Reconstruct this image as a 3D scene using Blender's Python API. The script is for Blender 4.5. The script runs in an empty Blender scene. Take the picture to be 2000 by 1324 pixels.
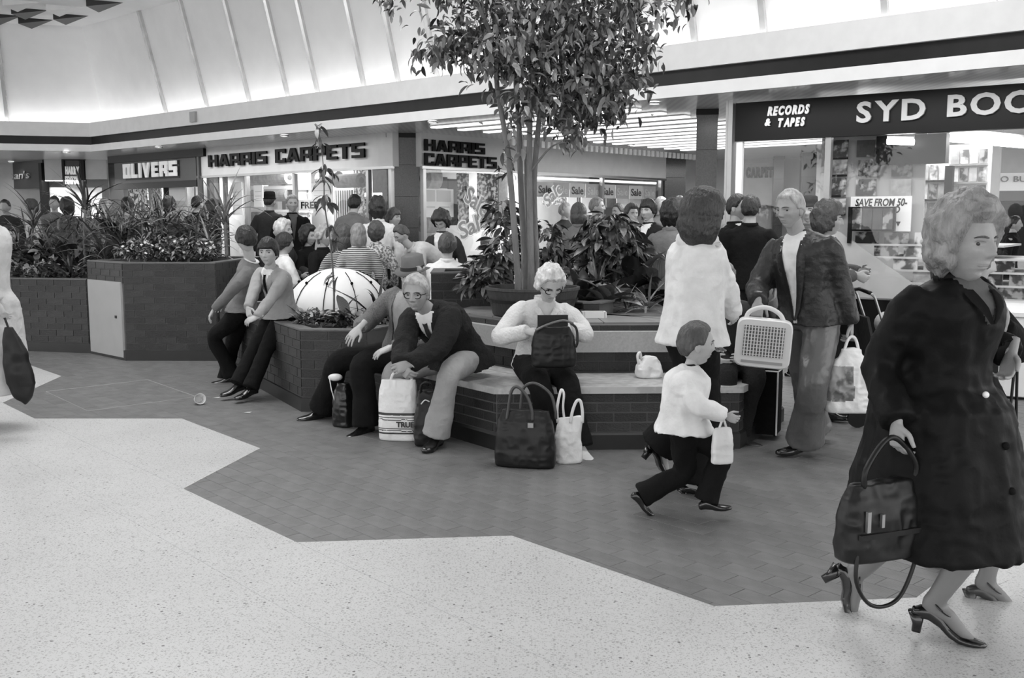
import bpy, bmesh, math, random
import numpy as np
from mathutils import Vector, Matrix, noise
random.seed(7); rng = np.random.RandomState(7)
PI = math.pi
SC = bpy.context.scene
COL = SC.collection
# ---------------------------------------------------------------- camera, world, lights, exposure
CAMH = 1.55; FPX = 1944.0; PITCH = math.atan((662 - 425) / FPX)
cam = bpy.data.cameras.new('camera'); cam.sensor_width = 36; cam.lens = 36 * FPX / 2000; cam.clip_end = 300
camo = bpy.data.objects.new('camera', cam); COL.objects.link(camo)
camo.location = (0, 0, CAMH); camo.rotation_euler = (PI / 2 - PITCH, 0, 0)
SC.camera = camo
SC.view_settings.view_transform = 'Standard'; SC.view_settings.look = 'None'
SC.view_settings.gamma = 1; SC.view_settings.use_curve_mapping = False
SC.view_settings.exposure = 0.55
W = bpy.data.worlds.new('world'); SC.world = W; W.use_nodes = True
W.node_tree.nodes['Background'].inputs[0].default_value = (1, 1, 1, 1)
W.node_tree.nodes['Background'].inputs[1].default_value = 1.8

def lamp(name, kind, loc, power, size=1.0, rot=(0, 0, 0), sizey=None, spot=None):
    l = bpy.data.lights.new(name, kind); l.energy = power
    if kind == 'AREA':
        l.size = size
        if sizey: l.shape = 'RECTANGLE'; l.size_y = sizey
    else: l.shadow_soft_size = size
    if spot: l.spot_size = spot; l.spot_blend = 0.6
    o = bpy.data.objects.new(name, l); COL.objects.link(o); o.location = loc; o.rotation_euler = rot
    return o
# the luminous ceiling of the well (lamps at ceiling height) and the soffit lamps
lamp('ceiling_lamp', 'AREA', (-3.4, 9.2, 5.0), 150, 3.2)
lamp('ceiling_lamp', 'AREA', (-3.0, 3.6, 5.0), 55, 3.2)
lamp('ceiling_lamp', 'AREA', (1.6, 6.6, 5.0), 75, 2.0)
lamp('mall_lamp', 'AREA', (3.6, 14.5, 2.72), 140, 2.5)
lamp('arcade_lamp', 'AREA', (-4.6, 16.6, 2.74), 30, 0.4, (0, 0, 0.836), 5.0)
lamp('arcade_lamp', 'AREA', (3.1, 9.4, 2.74), 30, 0.3, (0, 0, 0.95), 3.0)

# ---------------------------------------------------------------- projection helpers: photo pixel -> place
_C, _S = math.cos(PITCH), math.sin(PITCH)
def ray(x, y):
    a, b, c = (x - 1000) / FPX, 1.0, -(y - 662) / FPX
    return Vector((a, b * _C + c * _S, -b * _S + c * _C))
def G(x, y, z=0.0):
    d = ray(x, y); t = (z - CAMH) / d.z
    return Vector((d.x * t, d.y * t, z))
def A(x, y, Y):
    d = ray(x, y); t = Y / d.y
    return Vector((d.x * t, Y, d.z * t + CAMH))
def px(p):
    p = Vector(p) - Vector((0, 0, CAMH))
    yy = p.y * _C - p.z * _S; zz = p.y * _S + p.z * _C
    return 1000 + p.x / yy * FPX, 662 - zz / yy * FPX
# ---------------------------------------------------------------- materials (everything is monochrome)
MATS = {}
def mat(name, v, rough=0.6, var=0.12, nscale=6.0, bump=0.0, bscale=40.0, metal=0.0, spec=0.5, stretch=(1, 1, 1), emit=0.0, sheen=0.0, coat=0.0, detail=4.0):
    if name in MATS: return MATS[name]
    m = bpy.data.materials.new(name); m.use_nodes = True; MATS[name] = m
    nt = m.node_tree; n = nt.nodes; L = nt.links; b = n['Principled BSDF']
    b.inputs['Roughness'].default_value = rough; b.inputs['Metallic'].default_value = metal
    b.inputs['Specular IOR Level'].default_value = spec
    if coat: b.inputs['Coat Weight'].default_value = coat; b.inputs['Coat Roughness'].default_value = 0.15
    if sheen: b.inputs['Sheen Weight'].default_value = sheen
    tc = n.new('ShaderNodeTexCoord'); mp = n.new('ShaderNodeMapping'); mp.inputs['Scale'].default_value = stretch
    L.new(tc.outputs['Object'], mp.inputs[0])
    if var > 0:
        nz = n.new('ShaderNodeTexNoise'); nz.inputs['Scale'].default_value = nscale; nz.inputs['Detail'].default_value = detail
        L.new(mp.outputs[0], nz.inputs['Vector'])
        mr = n.new('ShaderNodeMapRange'); mr.inputs[1].default_value = 0.3; mr.inputs[2].default_value = 0.7
        mr.inputs[3].default_value = v * (1 - var); mr.inputs[4].default_value = v * (1 + var)
        L.new(nz.outputs[0], mr.inputs[0])
        cc = n.new('ShaderNodeCombineColor')
        for i in range(3): L.new(mr.outputs[0], cc.inputs[i])
        L.new(cc.outputs[0], b.inputs['Base Color'])
    else:
        b.inputs['Base Color'].default_value = (v, v, v, 1)
    if bump > 0:
        nb = n.new('ShaderNodeTexNoise'); nb.inputs['Scale'].default_value = bscale; nb.inputs['Detail'].default_value = 3
        L.new(mp.outputs[0], nb.inputs['Vector'])
        bp = n.new('ShaderNodeBump'); bp.inputs['Strength'].default_value = bump; bp.inputs['Distance'].default_value = 0.02
        L.new(nb.outputs[0], bp.inputs['Height']); L.new(bp.outputs[0], b.inputs['Normal'])
    if emit > 0:
        b.inputs['Emission Color'].default_value = (1, 1, 1, 1); b.inputs['Emission Strength'].default_value = emit
    return m
def pattern_mat(name, v0, v1, kind='stripe', scale=20.0, rough=0.8, axis=2, thr=0.5, dist=0.0):
    if name in MATS: return MATS[name]
    m = mat(name, v0, rough, 0); nt = m.node_tree; n = nt.nodes; L = nt.links; b = n['Principled BSDF']
    tc = [x for x in n if x.type == 'TEX_COORD'][0]
    if kind == 'stripe':
        t = n.new('ShaderNodeTexWave'); t.bands_direction = 'XYZ'[axis]; t.inputs['Scale'].default_value = scale
        t.inputs['Distortion'].default_value = dist
    elif kind == 'check':
        t = n.new('ShaderNodeTexChecker'); t.inputs['Scale'].default_value = scale
    elif kind == 'dots':
        t = n.new('ShaderNodeTexVoronoi'); t.inputs['Scale'].default_value = scale
    else:
        t = n.new('ShaderNodeTexNoise'); t.inputs['Scale'].default_value = scale; t.inputs['Detail'].default_value = 3
    L.new(tc.outputs['Object'], t.inputs['Vector'])
    r = n.new('ShaderNodeValToRGB'); r.color_ramp.interpolation = 'LINEAR'
    r.color_ramp.elements[0].position = max(0, thr - 0.06); r.color_ramp.elements[0].color = (v0, v0, v0, 1)
    r.color_ramp.elements[1].position = min(1, thr + 0.06); r.color_ramp.elements[1].color = (v1, v1, v1, 1)
    o = t.outputs['Fac'] if 'Fac' in t.outputs else t.outputs[0]
    L.new(o, r.inputs[0]); L.new(r.outputs[0], b.inputs['Base Color'])
    return m
def glass_mat(name='clear_glass', refl=0.035, tint=0.96):
    if name in MATS: return MATS[name]
    m = bpy.data.materials.new(name); m.use_nodes = True; MATS[name] = m
    nt = m.node_tree; n = nt.nodes; L = nt.links; n.remove(n['Principled BSDF'])
    t = n.new('ShaderNodeBsdfTransparent'); t.inputs[0].default_value = (tint, tint, tint, 1)
    g = n.new('ShaderNodeBsdfGlossy'); g.inputs['Roughness'].default_value = 0.02
    mx = n.new('ShaderNodeMixShader'); mx.inputs[0].default_value = refl
    L.new(t.outputs[0], mx.inputs[1]); L.new(g.outputs[0], mx.inputs[2]); L.new(mx.outputs[0], n['Material Output'].inputs[0])
    return m
# ---------------------------------------------------------------- objects
def new_obj(name, me, parent=None):
    o = bpy.data.objects.new(name, me); COL.objects.link(o)
    if parent is not None: o.parent = parent
    return o
def tag(o, label=None, cat=None, group=None, kind=None):
    if label: o['label'] = label
    if cat: o['category'] = cat
    if group: o['group'] = group
    if kind: o['kind'] = kind
    return o
def thing(name, label, cat, loc=(0, 0, 0), rz=0.0, group=None):
    o = bpy.data.objects.new(name, None); COL.objects.link(o); o.location = loc; o.rotation_euler = (0, 0, rz)
    o.empty_display_size = 0.1
    return tag(o, label, cat, group)
def mesh_of(name, verts, faces, m=None, smooth=False, mats=None, fmat=None):
    me = bpy.data.meshes.new(name); me.from_pydata([tuple(v) for v in verts], [], faces)
    if mats:
        for q in mats: me.materials.append(q)
        if fmat is not None: me.polygons.foreach_set('material_index', fmat)
    elif m: me.materials.append(m)
    if smooth: me.polygons.foreach_set('use_smooth', [True] * len(me.polygons))
    me.update(); return me
class MB:
    """collects shapes into one mesh"""
    def __init__(s): s.v = []; s.f = []; s.mi = []; s.cur = 0
    def add(s, verts, faces, M=None):
        k = len(s.v)
        s.v += [tuple(M @ Vector(p)) if M is not None else tuple(p) for p in verts]
        s.f += [tuple(i + k for i in f) for f in faces]; s.mi += [s.cur] * len(faces); return s
    def box(s, c, d, M=None, rz=0.0):
        x, y, z = d[0] / 2, d[1] / 2, d[2] / 2
        vs = [Vector((a * x, b * y, e * z)) for a in (-1, 1) for b in (-1, 1) for e in (-1, 1)]
        R = Matrix.Rotation(rz, 3, 'Z'); c = Vector(c)
        vs = [R @ v + c for v in vs]
        return s.add(vs, [(0, 1, 3, 2), (4, 6, 7, 5), (0, 4, 5, 1), (2, 3, 7, 6), (0, 2, 6, 4), (1, 5, 7, 3)], M)
    def quad(s, a, b, c, d): return s.add([a, b, c, d], [(0, 1, 2, 3)])
    def prism(s, poly, z0, z1, M=None):
        n = len(poly)
        ar = sum(poly[i][0] * poly[(i + 1) % n][1] - poly[(i + 1) % n][0] * poly[i][1] for i in range(n))
        if ar < 0: poly = poly[::-1]
        vs = [(p[0], p[1], z0) for p in poly] + [(p[0], p[1], z1) for p in poly]
        fs = [tuple(range(n))[::-1], tuple(range(n, 2 * n))] + [(i, (i + 1) % n, n + (i + 1) % n, n + i) for i in range(n)]
        return s.add(vs, fs, M)
    def lathe(s, prof, n=20, c=(0, 0, 0), M=None, cap=True):
        c = Vector(c); vs = []; fs = []
        for (r, z) in prof:
            for i in range(n):
                a = 2 * PI * i / n; vs.append(c + Vector((r * math.cos(a), r * math.sin(a), z)))
        for k in range(len(prof) - 1):
            for i in range(n):
                j = (i + 1) % n; fs.append((k * n + i, k * n + j, (k + 1) * n + j, (k + 1) * n + i))
        if cap: fs.append(tuple(range(n))[::-1]); fs.append(tuple(range((len(prof) - 1) * n, len(prof) * n)))
        return s.add(vs, fs, M)
    def tube(s, pts, r, n=8, flat=1.0, up=None, cap=True, M=None):
        vs, fs = tube_geo(pts, r, n, flat, up, cap); return s.add(vs, fs, M)
    def sphere(s, c, r, nu=12, nv=8, M=None, sc=(1, 1, 1)):
        c = Vector(c); vs = [c + Vector((0, 0, -r * sc[2]))]; fs = []
        for k in range(1, nv):
            t = -PI / 2 + PI * k / nv
            for i in range(nu):
                a = 2 * PI * i / nu
                vs.append(c + Vector((r * sc[0] * math.cos(t) * math.cos(a), r * sc[1] * math.cos(t) * math.sin(a), r * sc[2] * math.sin(t))))
        vs.append(c + Vector((0, 0, r * sc[2])))
        for i in range(nu):
            j = (i + 1) % nu; fs.append((0, 1 + j, 1 + i)); fs.append((len(vs) - 1, 1 + (nv - 2) * nu + i, 1 + (nv - 2) * nu + j))
        for k in range(nv - 2):
            for i in range(nu):
                j = (i + 1) % nu; fs.append((1 + k * nu + i, 1 + k * nu + j, 1 + (k + 1) * nu + j, 1 + (k + 1) * nu + i))
        return s.add(vs, fs, M)
    def mesh(s, name, m=None, smooth=False, mats=None):
        return mesh_of(name, s.v, s.f, m, smooth, mats, s.mi if mats else None)
    def build(s, name, m=None, parent=None, smooth=False, mats=None, loc=None, rz=None):
        o = new_obj(name, s.mesh(name, m, smooth, mats), parent)
        if loc is not None: o.location = loc
        if rz is not None: o.rotation_euler = (0, 0, rz)
        return o
def catmull(P, n=6):
    P = [np.array(p, float) for p in P]
    if len(P) < 3: return P if len(P) < 2 else [P[0] + (P[1] - P[0]) * t for t in np.linspace(0, 1, n + 1)]
    Q = [2 * P[0] - P[1]] + P + [2 * P[-1] - P[-2]]; out = []
    for i in range(1, len(Q) - 2):
        for k in range(n):
            t = k / n; a, b, c, d = Q[i - 1], Q[i], Q[i + 1], Q[i + 2]
            out.append(0.5 * (2 * b + (c - a) * t + (2 * a - 5 * b + 4 * c - d) * t * t + (3 * b - a - 3 * c + d) * t ** 3))
    out.append(P[-1]); return out
def tube_geo(pts, r, n=8, flat=1.0, up=None, cap=True):
    pts = [Vector(p) for p in pts]; m = len(pts)
    if not hasattr(r, '__len__'): r = [r] * m
    u = Vector(up) if up is not None else None
    vs = []; fs = []; prev = None
    for i in range(m):
        t = (pts[min(i + 1, m - 1)] - pts[max(i - 1, 0)])
        if t.length < 1e-9: t = Vector((0, 0, 1))
        t.normalize()
        if prev is None:
            ref = u if u is not None else (Vector((1, 0, 0)) if abs(t.x) < 0.8 else Vector((0, 1, 0)))
            a = ref - t * ref.dot(t)
            if a.length < 1e-6: a = t.orthogonal()
        else: a = prev - t * prev.dot(t)
        a.normalize(); prev = a; b = t.cross(a)
        rr = r[i]; ra, rb = (rr if hasattr(rr, '__len__') else (rr, rr * flat))
        for k in range(n):
            w = 2 * PI * k / n; vs.append(pts[i] + a * (ra * math.cos(w)) + b * (rb * math.sin(w)))
    for i in range(m - 1):
        for k in range(n):
            j = (k + 1) % n; fs.append((i * n + k, i * n + j, (i + 1) * n + j, (i + 1) * n + k))
    if cap: fs.append(tuple(range(n))[::-1]); fs.append(tuple(range((m - 1) * n, m * n)))
    return vs, fs
# scratch scene: evaluates modifiers without touching the real scene
TMP = bpy.data.scenes.new('scratch')
def tmp_dg():
    with bpy.context.temp_override(scene=TMP, view_layer=TMP.view_layers[0]):
        dg = bpy.context.evaluated_depsgraph_get()
    dg.update(); return dg
def bake(verts, faces, voxel=None, smooth_it=0, adapt=0.0, subsurf=0):
    me = bpy.data.meshes.new('scratch'); me.from_pydata([tuple(v) for v in verts], [], faces); me.update()
    o = bpy.data.objects.new('scratch', me); TMP.collection.objects.link(o)
    if voxel:
        q = o.modifiers.new('r', 'REMESH'); q.mode = 'VOXEL'; q.voxel_size = voxel; q.adaptivity = adapt
    if smooth_it:
        q = o.modifiers.new('s', 'SMOOTH'); q.factor = 0.5; q.iterations = smooth_it
    if subsurf:
        q = o.modifiers.new('u', 'SUBSURF'); q.levels = subsurf
    dg = tmp_dg()
    out = bpy.data.meshes.new_from_object(o.evaluated_get(dg), depsgraph=dg)
    nv = len(out.vertices); co = np.empty(nv * 3, np.float32); out.vertices.foreach_get('co', co)
    fs = [tuple(p.vertices) for p in out.polygons]
    bpy.data.objects.remove(o); bpy.data.meshes.remove(me); bpy.data.meshes.remove(out)
    return co.reshape(-1, 3), fs
def text_mesh(s, size, m, extrude=0.01, offset=0.0, shear=0.0, bevel=0.0, align='LEFT'):
    c = bpy.data.curves.new('letter', 'FONT'); c.body = s; c.size = size; c.extrude = extrude; c.offset = offset; c.shear = shear
    c.align_x = align; c.resolution_u = 3
    o = bpy.data.objects.new('letter', c); TMP.collection.objects.link(o)
    dg = tmp_dg()
    me = bpy.data.meshes.new_from_object(o.evaluated_get(dg), depsgraph=dg)
    bpy.data.objects.remove(o); bpy.data.curves.remove(c)
    me.materials.clear(); me.materials.append(m); me.name = 'letter'
    return me
CAPH = 0.73
_m = text_mesh('H', 1.0, mat('letter_test', .5), 0.0); CAPH = max(v.co.y for v in _m.vertices)

# heavy block capitals for the shop signs: boxes and quads in a unit-high cell
def block_word(s, fr, x0, x1, ytop, ybase, m, parent, off=-.02, depth=.03, t=.29, h=.20, gap=.12, space=.45):
    G_ = {'H': (1, [(0, 0, t, 1), (1 - t, 0, 1, 1), (0, .5 - h / 2, 1, .5 + h / 2)]), 'A': (1.05, None),
      'R': (1, [(0, 0, t, 1), (0, 1 - h, 1, 1), (1 - t, .42, 1, 1), (0, .36, .92, .36 + h * .8), (1 - t * .7, 0, 1.06, .36), (t * 1.9, .2, t * 2.6, .40)]), 'I': (t, [(0, 0, t, 1)]), 'L': (.8, [(0, 0, t, 1), (0, 0, .8, h)]),
      'S': (.95, [(0, 1 - h, .95, 1), (0, .5 - h / 2, .95, .5 + h / 2), (0, 0, .95, h), (0, .45, t, 1), (.95 - t, 0, .95, .55)]), 'C': (.9, [(0, 0, t, 1), (0, 1 - h, .9, 1), (0, 0, .9, h), (.9 - t * .8, .68, .9, 1), (.9 - t * .8, 0, .9, .32)]),
      'P': (.95, [(0, 0, t, 1), (0, 1 - h, .95, 1), (.95 - t, .36, .95, 1), (0, .36, .95, .36 + h * .8)]), 'E': (.85, [(0, 0, t, 1), (0, 1 - h, .85, 1), (0, 0, .85, h), (0, .5 - h * .4, .75, .5 + h * .4)]), 'T': (.9, [(0, 1 - h, .9, 1), (.45 - t / 2, 0, .45 + t / 2, 1)]),
      'O': (.95, [(0, 0, t, 1), (.95 - t, 0, .95, 1), (0, 1 - h, .95, 1), (0, 0, .95, h)]), 'V': (1, None)}
    a0, z0 = fr.pix(x0, ybase, off); a1, _ = fr.pix(x1, ybase, off); zt = fr.pix((x0 + x1) / 2, ytop, off)[1]; zb = fr.pix((x0 + x1) / 2, ybase, off)[1]; H = zt - zb
    tot = sum((G_[c][0] + gap) if c != ' ' else space for c in s) - gap; k = (a1 - a0) / tot; x = 0.0
    for c in s:
        if c == ' ': x += space; continue
        w, bx = G_[c]; b = MB()
        if bx is None:
            for q in ([(0, 1), (t, 1), (.5 + t * .45, 0), (.5 - t * .45, 0)], [(1 - t, 1), (1, 1), (.5 + t * .45, 0), (.5 - t * .45, 0)]) if c == 'V' else ([(.33, 1), (.60, 1), (t, 0), (0, 0)], [(.45, 1), (.72, 1), (1.05, 0), (1.05 - t, 0)], [(.25, .38), (.80, .38), (.85, .18), (.2, .18)]):
                vs = [Vector((u, d, v)) for d in (-depth, 0) for u, v in q]; b.add(vs, [(0, 1, 2, 3)[::-1], (4, 5, 6, 7), (0, 4, 7, 3), (1, 2, 6, 5), (0, 1, 5, 4), (3, 7, 6, 2)])
        else:
            for i, (u0, v0, u1, v1) in enumerate(bx): b.box(((u0 + u1) / 2, -depth / 2 - .0008 * i, (v0 + v1) / 2), (u1 - u0, depth, v1 - v0))
        o = b.build('letter', m); M = Matrix.Translation(fr.at(a0 + x * k, zb, off)) @ Matrix.Rotation(fr.rz, 4, 'Z') @ Matrix.Diagonal((k, 1, H, 1)); local(o, parent, M); x += w + gap
def lettering(s, origin, right, size, m, parent, extrude=0.01, offset=0.0, shear=0.0, width=None, sx=1.0, normal=None, name='letter', track=0.0):
    """raised letters, each an object; origin = left end of the baseline, right = reading direction"""
    right = Vector(right).normalized(); up = Vector((0, 0, 1)); nrm = right.cross(up)
    mes = []; x = 0.0
    cap = 0.729
    for ch in s:
        if ch == ' ': x += size * 0.38; continue
        me = text_mesh(ch, size, m, extrude, offset, shear)
        co = np.empty(len(me.vertices) * 3, np.float32); me.vertices.foreach_get('co', co); co = co.reshape(-1, 3)
        lo, hi = co[:, 0].min(), co[:, 0].max()
        co[:, 0] -= lo; co[:, 1] *= .70 / CAPH; me.vertices.foreach_set('co', co.ravel()); mes.append((me, x)); x += (hi - lo) + size * (0.09 + track)
    total = x - size * 0.09
    k = (width / total) if width else sx
    for me, xx in mes:
        o = new_obj(name, me, parent)
        M = Matrix((( right.x * k, up.x, nrm.x, 0), (right.y * k, up.y, nrm.y, 0), (right.z * k, up.z, nrm.z, 0), (0, 0, 0, 1)))
        p = Vector(origin) + right * (xx * k)
        w = Matrix.Translation(p) @ M
        o.matrix_world = w
        if parent is not None: o.matrix_parent_inverse = Matrix.Identity(4); o.matrix_local = parent.matrix_basis.inverted() @ w
    return total * k
# ---------------------------------------------------------------- materials in use
M_TERR = None
def terrazzo():
    m = mat('terrazzo', 0.56, 0.35, 0.05, 1.3); nt = m.node_tree; n = nt.nodes; L = nt.links; b = n['Principled BSDF']
    tc = [x for x in n if x.type == 'TEX_COORD'][0]
    prev = b.inputs['Base Color'].links[0].from_socket
    for sc, thr, dark in ((70, 0.20, 0.62), (26, 0.085, 0.25), (150, 0.32, 0.72)):
        v = n.new('ShaderNodeTexVoronoi'); v.inputs['Scale'].default_value = sc; v.inputs['Randomness'].default_value = 1
        L.new(tc.outputs['Object'], v.inputs['Vector'])
        nz = n.new('ShaderNodeMath'); nz.operation = 'MULTIPLY'
        sep = n.new('ShaderNodeSeparateColor'); L.new(v.outputs['Color'], sep.inputs[0])
        pw = n.new('ShaderNodeMath'); pw.operation = 'POWER'; pw.inputs[1].default_value = 1.6
        L.new(sep.outputs[0], pw.inputs[0]); nz.inputs[1].default_value = thr * 2; L.new(pw.outputs[0], nz.inputs[0])
        lt = n.new('ShaderNodeMath'); lt.operation = 'LESS_THAN'; L.new(v.outputs['Distance'], lt.inputs[0]); L.new(nz.outputs[0], lt.inputs[1])
        mx = n.new('ShaderNodeMix'); mx.data_type = 'RGBA'; mx.blend_type = 'MULTIPLY'
        L.new(lt.outputs[0], mx.inputs[0]); L.new(prev, mx.inputs[6]); mx.inputs[7].default_value = (dark, dark, dark, 1); prev = mx.outputs[2]
    L.new(prev, b.inputs['Base Color']); return m
M_TERR = terrazzo()
M_PAVER = mat('clay_paver', 0.15, 0.5, 0.16, 9, 0.15, 120)
M_PAVER2 = mat('clay_paver_pale', 0.158, 0.5, 0.16, 9, 0.15, 120)
M_PAVER3 = mat('clay_paver_deep', 0.143, 0.5, 0.16, 9, 0.15, 120)
M_JOINT = mat('paver_joint', 0.16, 0.9, 0.1)
M_BRICK = [mat('brick_a', 0.020, 0.5, 0.25, 12, 0.3, 90), mat('brick_b', 0.026, 0.5, 0.25, 12, 0.3, 90), mat('brick_c', 0.016, 0.5, 0.25, 12, 0.3, 90)]
M_BRICKP = mat('brick_plinth', 0.012, 0.4, 0.2, 10)
M_MORTAR = mat('mortar', 0.10, 0.9, 0.2)
M_COPING = mat('coping', 0.11, 0.5, 0.2, 30)
M_SOIL = mat('soil', 0.02, 1.0, 0.4, 40, 0.6, 60)
M_WHITE = mat('white_paint', 0.75, 0.5, 0.03)
M_FASCIA = mat('fascia_paint', 0.76, 0.5, 0.04)
M_FASCIAW = mat('fascia_white', 0.85, 0.4, 0.03)
M_BAND = mat('dark_band', 0.012, 0.4, 0.2, spec=.25)
M_PLASTER = mat('plaster', 0.78, 0.8, 0.03, 3)
M_SOFFIT = pattern_mat('metal_slats', 0.75, 0.84, 'stripe', 4.0, 0.2, 0)
M_SOFFIT.node_tree.nodes['Principled BSDF'].inputs['Metallic'].default_value = 0.2
M_RIB = mat('rib_metal', 0.62, 0.25, 0.1, metal=0.6)
M_GRAN = mat('granite', 0.035, 0.22, 0.45, 70, detail=8)
M_GLASS = glass_mat()
M_BLACK = mat('black_gloss', 0.004, 0.4, 0.1, spec=.2)
M_GREYP = mat('grey_panel', 0.36, 0.4, 0.03)
M_SIGNG = mat('sign_grey', 0.52, 0.5, 0.05)
M_SIGND = mat('sign_dark', 0.05, 0.45, 0.06)
M_LET_D = mat('letter_dark', 0.006, 0.5, 0.05, spec=.1)
M_LET_W = mat('letter_white', 0.85, 0.4, 0.02, emit=0.12)  # faint glow added to the letters' own white
M_LET_G = mat('letter_grey', 0.50, 0.4, 0.04)
M_TUBE = mat('lit_tube', 0.9, 0.5, 0, emit=7.0)
M_LIGHT = mat('lit_panel', 0.9, 0.5, 0, emit=1.0)
M_METAL = mat('frame_metal', 0.35, 0.3, 0.05, metal=0.8)
M_DARKM = mat('dark_metal', 0.03, 0.35, 0.1, metal=0.3)
M_SHOPF = mat('shop_floor', 0.4, 0.4, 0.1)
M_SEAT = pattern_mat('seat_timber', 0.36, 0.46, 'noise', 14, 0.45)
M_SLAB = mat('slab_concrete', 0.40, 0.7, 0.1, 60, 0.1, 200)
M_LEDGE = mat('ledge_tile', 0.22, 0.5, 0.1, 8)

# ---------------------------------------------------------------- ground directions
U = Vector((math.cos(math.radians(-48)), math.sin(math.radians(-48)), 0)); V = Vector((-U.y, U.x, 0))
def V2(p): return Vector((p[0], p[1], 0))
# floor: dark clay pavers laid along U, a joint bed below them
fl = tag(MB().quad((-30, -8, -.0022), (30, -8, -.0022), (30, 45, -.0022), (-30, 45, -.0022)).build('floor', M_JOINT), kind='structure')
TERR = [G(1395, 1185), G(1000, 1047), G(580, 1060), G(358, 955), G(508, 876), G(355, 818), G(68, 818), G(5, 787), G(120, 735)]
TERR_R = [G(1790, 1168), G(2004, 1006)]
def in_poly(p, poly):
    c = False; n = len(poly); j = n - 1
    for i in range(n):
        a, b = poly[i], poly[j]
        if (a[1] > p[1]) != (b[1] > p[1]) and p[0] < (b[0] - a[0]) * (p[1] - a[1]) / (b[1] - a[1]) + a[0]: c = not c
        j = i
    return c
end_l = TERR[-1] - U * 3.2
end_r = TERR_R[-1] + Vector((2.2, 0.05, 0))
far_r = end_r + Vector((1.5, -1.6, 0))
terr_poly = [Vector((-9, 2.0, 0)), Vector((6.5, 2.0, 0)), far_r, end_r] + TERR_R[::-1] + TERR + [end_l, Vector((-9, 8, 0))]
PL, PW = 0.225, 0.1125
pm = []
for k, m in enumerate((M_PAVER, M_PAVER2, M_PAVER3)):
    a, b, h = PL / 2 - .0008, PW / 2 - .0008, .0
    pm.append(mesh_of('paver', [(-a, -b, -.002), (a, -b, -.002), (a, b, -.002), (-a, b, -.002), (-a + .0012, -b + .0012, h), (a - .0012, -b + .0012, h), (a - .0012, b - .0012, h), (-a + .0012, b - .0012, h)],
        [(4, 5, 6, 7), (0, 1, 5, 4), (1, 2, 6, 5), (2, 3, 7, 6), (3, 0, 4, 7)], m))
cand = []
angU = math.atan2(U.y, U.x)
for i in range(-70, 71):
    for j in range(-95, 120):
        p = U * ((i + (0.5 if j % 2 else 0)) * PL) + V * (j * PW) + Vector((-1, 8, 0))
        if p.y < 3.2 or p.y > 12.6: continue
        x, y = px(p)
        if x < -60 or x > 2060 or y > 1400: continue
        if in_poly(p, terr_poly) and all(in_poly(p + d, terr_poly) for d in (U * .12 + V * .06, U * -.12 - V * .06, U * .12 - V * .06, U * -.12 + V * .06)): continue
        cand.append((p.y, p))
cand.sort(key=lambda t: t[0])
RZ = Matrix.Rotation(angU, 4, 'Z')
for d, p in cand[:300]:
    o = new_obj('paver', random.choice(pm), fl); o.location = (p.x, p.y, random.uniform(-.0006, .0006)); o.rotation_euler = (0, 0, angU)
st = [MB(), MB(), MB()]
for d, p in cand[300:]:
    k = random.randrange(3); b = st[k]; m = pm[k]
    b.add([RZ @ v.co + p + Vector((0, 0, random.uniform(-.0006, .0006))) for v in m.vertices], [tuple(q.vertices) for q in m.polygons])
mm = MB()
for k in range(3): mm.cur = k; mm.add(st[k].v, st[k].f)
tag(mm.build('paver_field', parent=fl, mats=[M_PAVER, M_PAVER2, M_PAVER3]), kind='stuff')
# terrazzo slabs cut into strips along U by thin joints
bm = bmesh.new(); vs = [bm.verts.new((p.x, p.y, 0)) for p in terr_poly]; bm.faces.new(vs); bm.normal_update()
def strip(bm, c0, c1):
    b = bm.copy()
    for c, s in ((c0, -1), (c1, 1)):
        r = bmesh.ops.bisect_plane(b, geom=b.verts[:] + b.edges[:] + b.faces[:], plane_co=V * c, plane_no=V * s, clear_outer=True)
    return b
cuts = sorted([V.dot(G(358, 955)), V.dot(G(1000, 1047)), V.dot(G(68, 818)), V.dot(G(1395, 1185)) - 1.3]); cuts = [-20] + cuts + [30]
for c0, c1 in zip(cuts, cuts[1:]):
    b = strip(bm, c0 + .0005, c1 - .0005)
    if not b.faces: continue
    r = bmesh.ops.extrude_face_region(b, geom=b.faces[:])
    for v in r['geom']:
        if isinstance(v, bmesh.types.BMVert): v.co.z = .003
    bmesh.ops.recalc_face_normals(b, faces=b.faces)
    me = bpy.data.meshes.new('terrazzo_slab'); b.to_mesh(me); me.materials.append(M_TERR); new_obj('terrazzo_slab', me, fl)
# steel framed cover set flush in the pavers
hq = [G(172, 803), G(384, 775), G(289, 742), G(90, 765)]
hb = MB()
for a, b in zip(hq, hq[1:] + hq[:1]): hb.tube([a + Vector((0, 0, .001)), b + Vector((0, 0, .001))], .004, 4)
hb.build('cover_frame', mat('cover_edge', .24, .6), fl)

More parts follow.
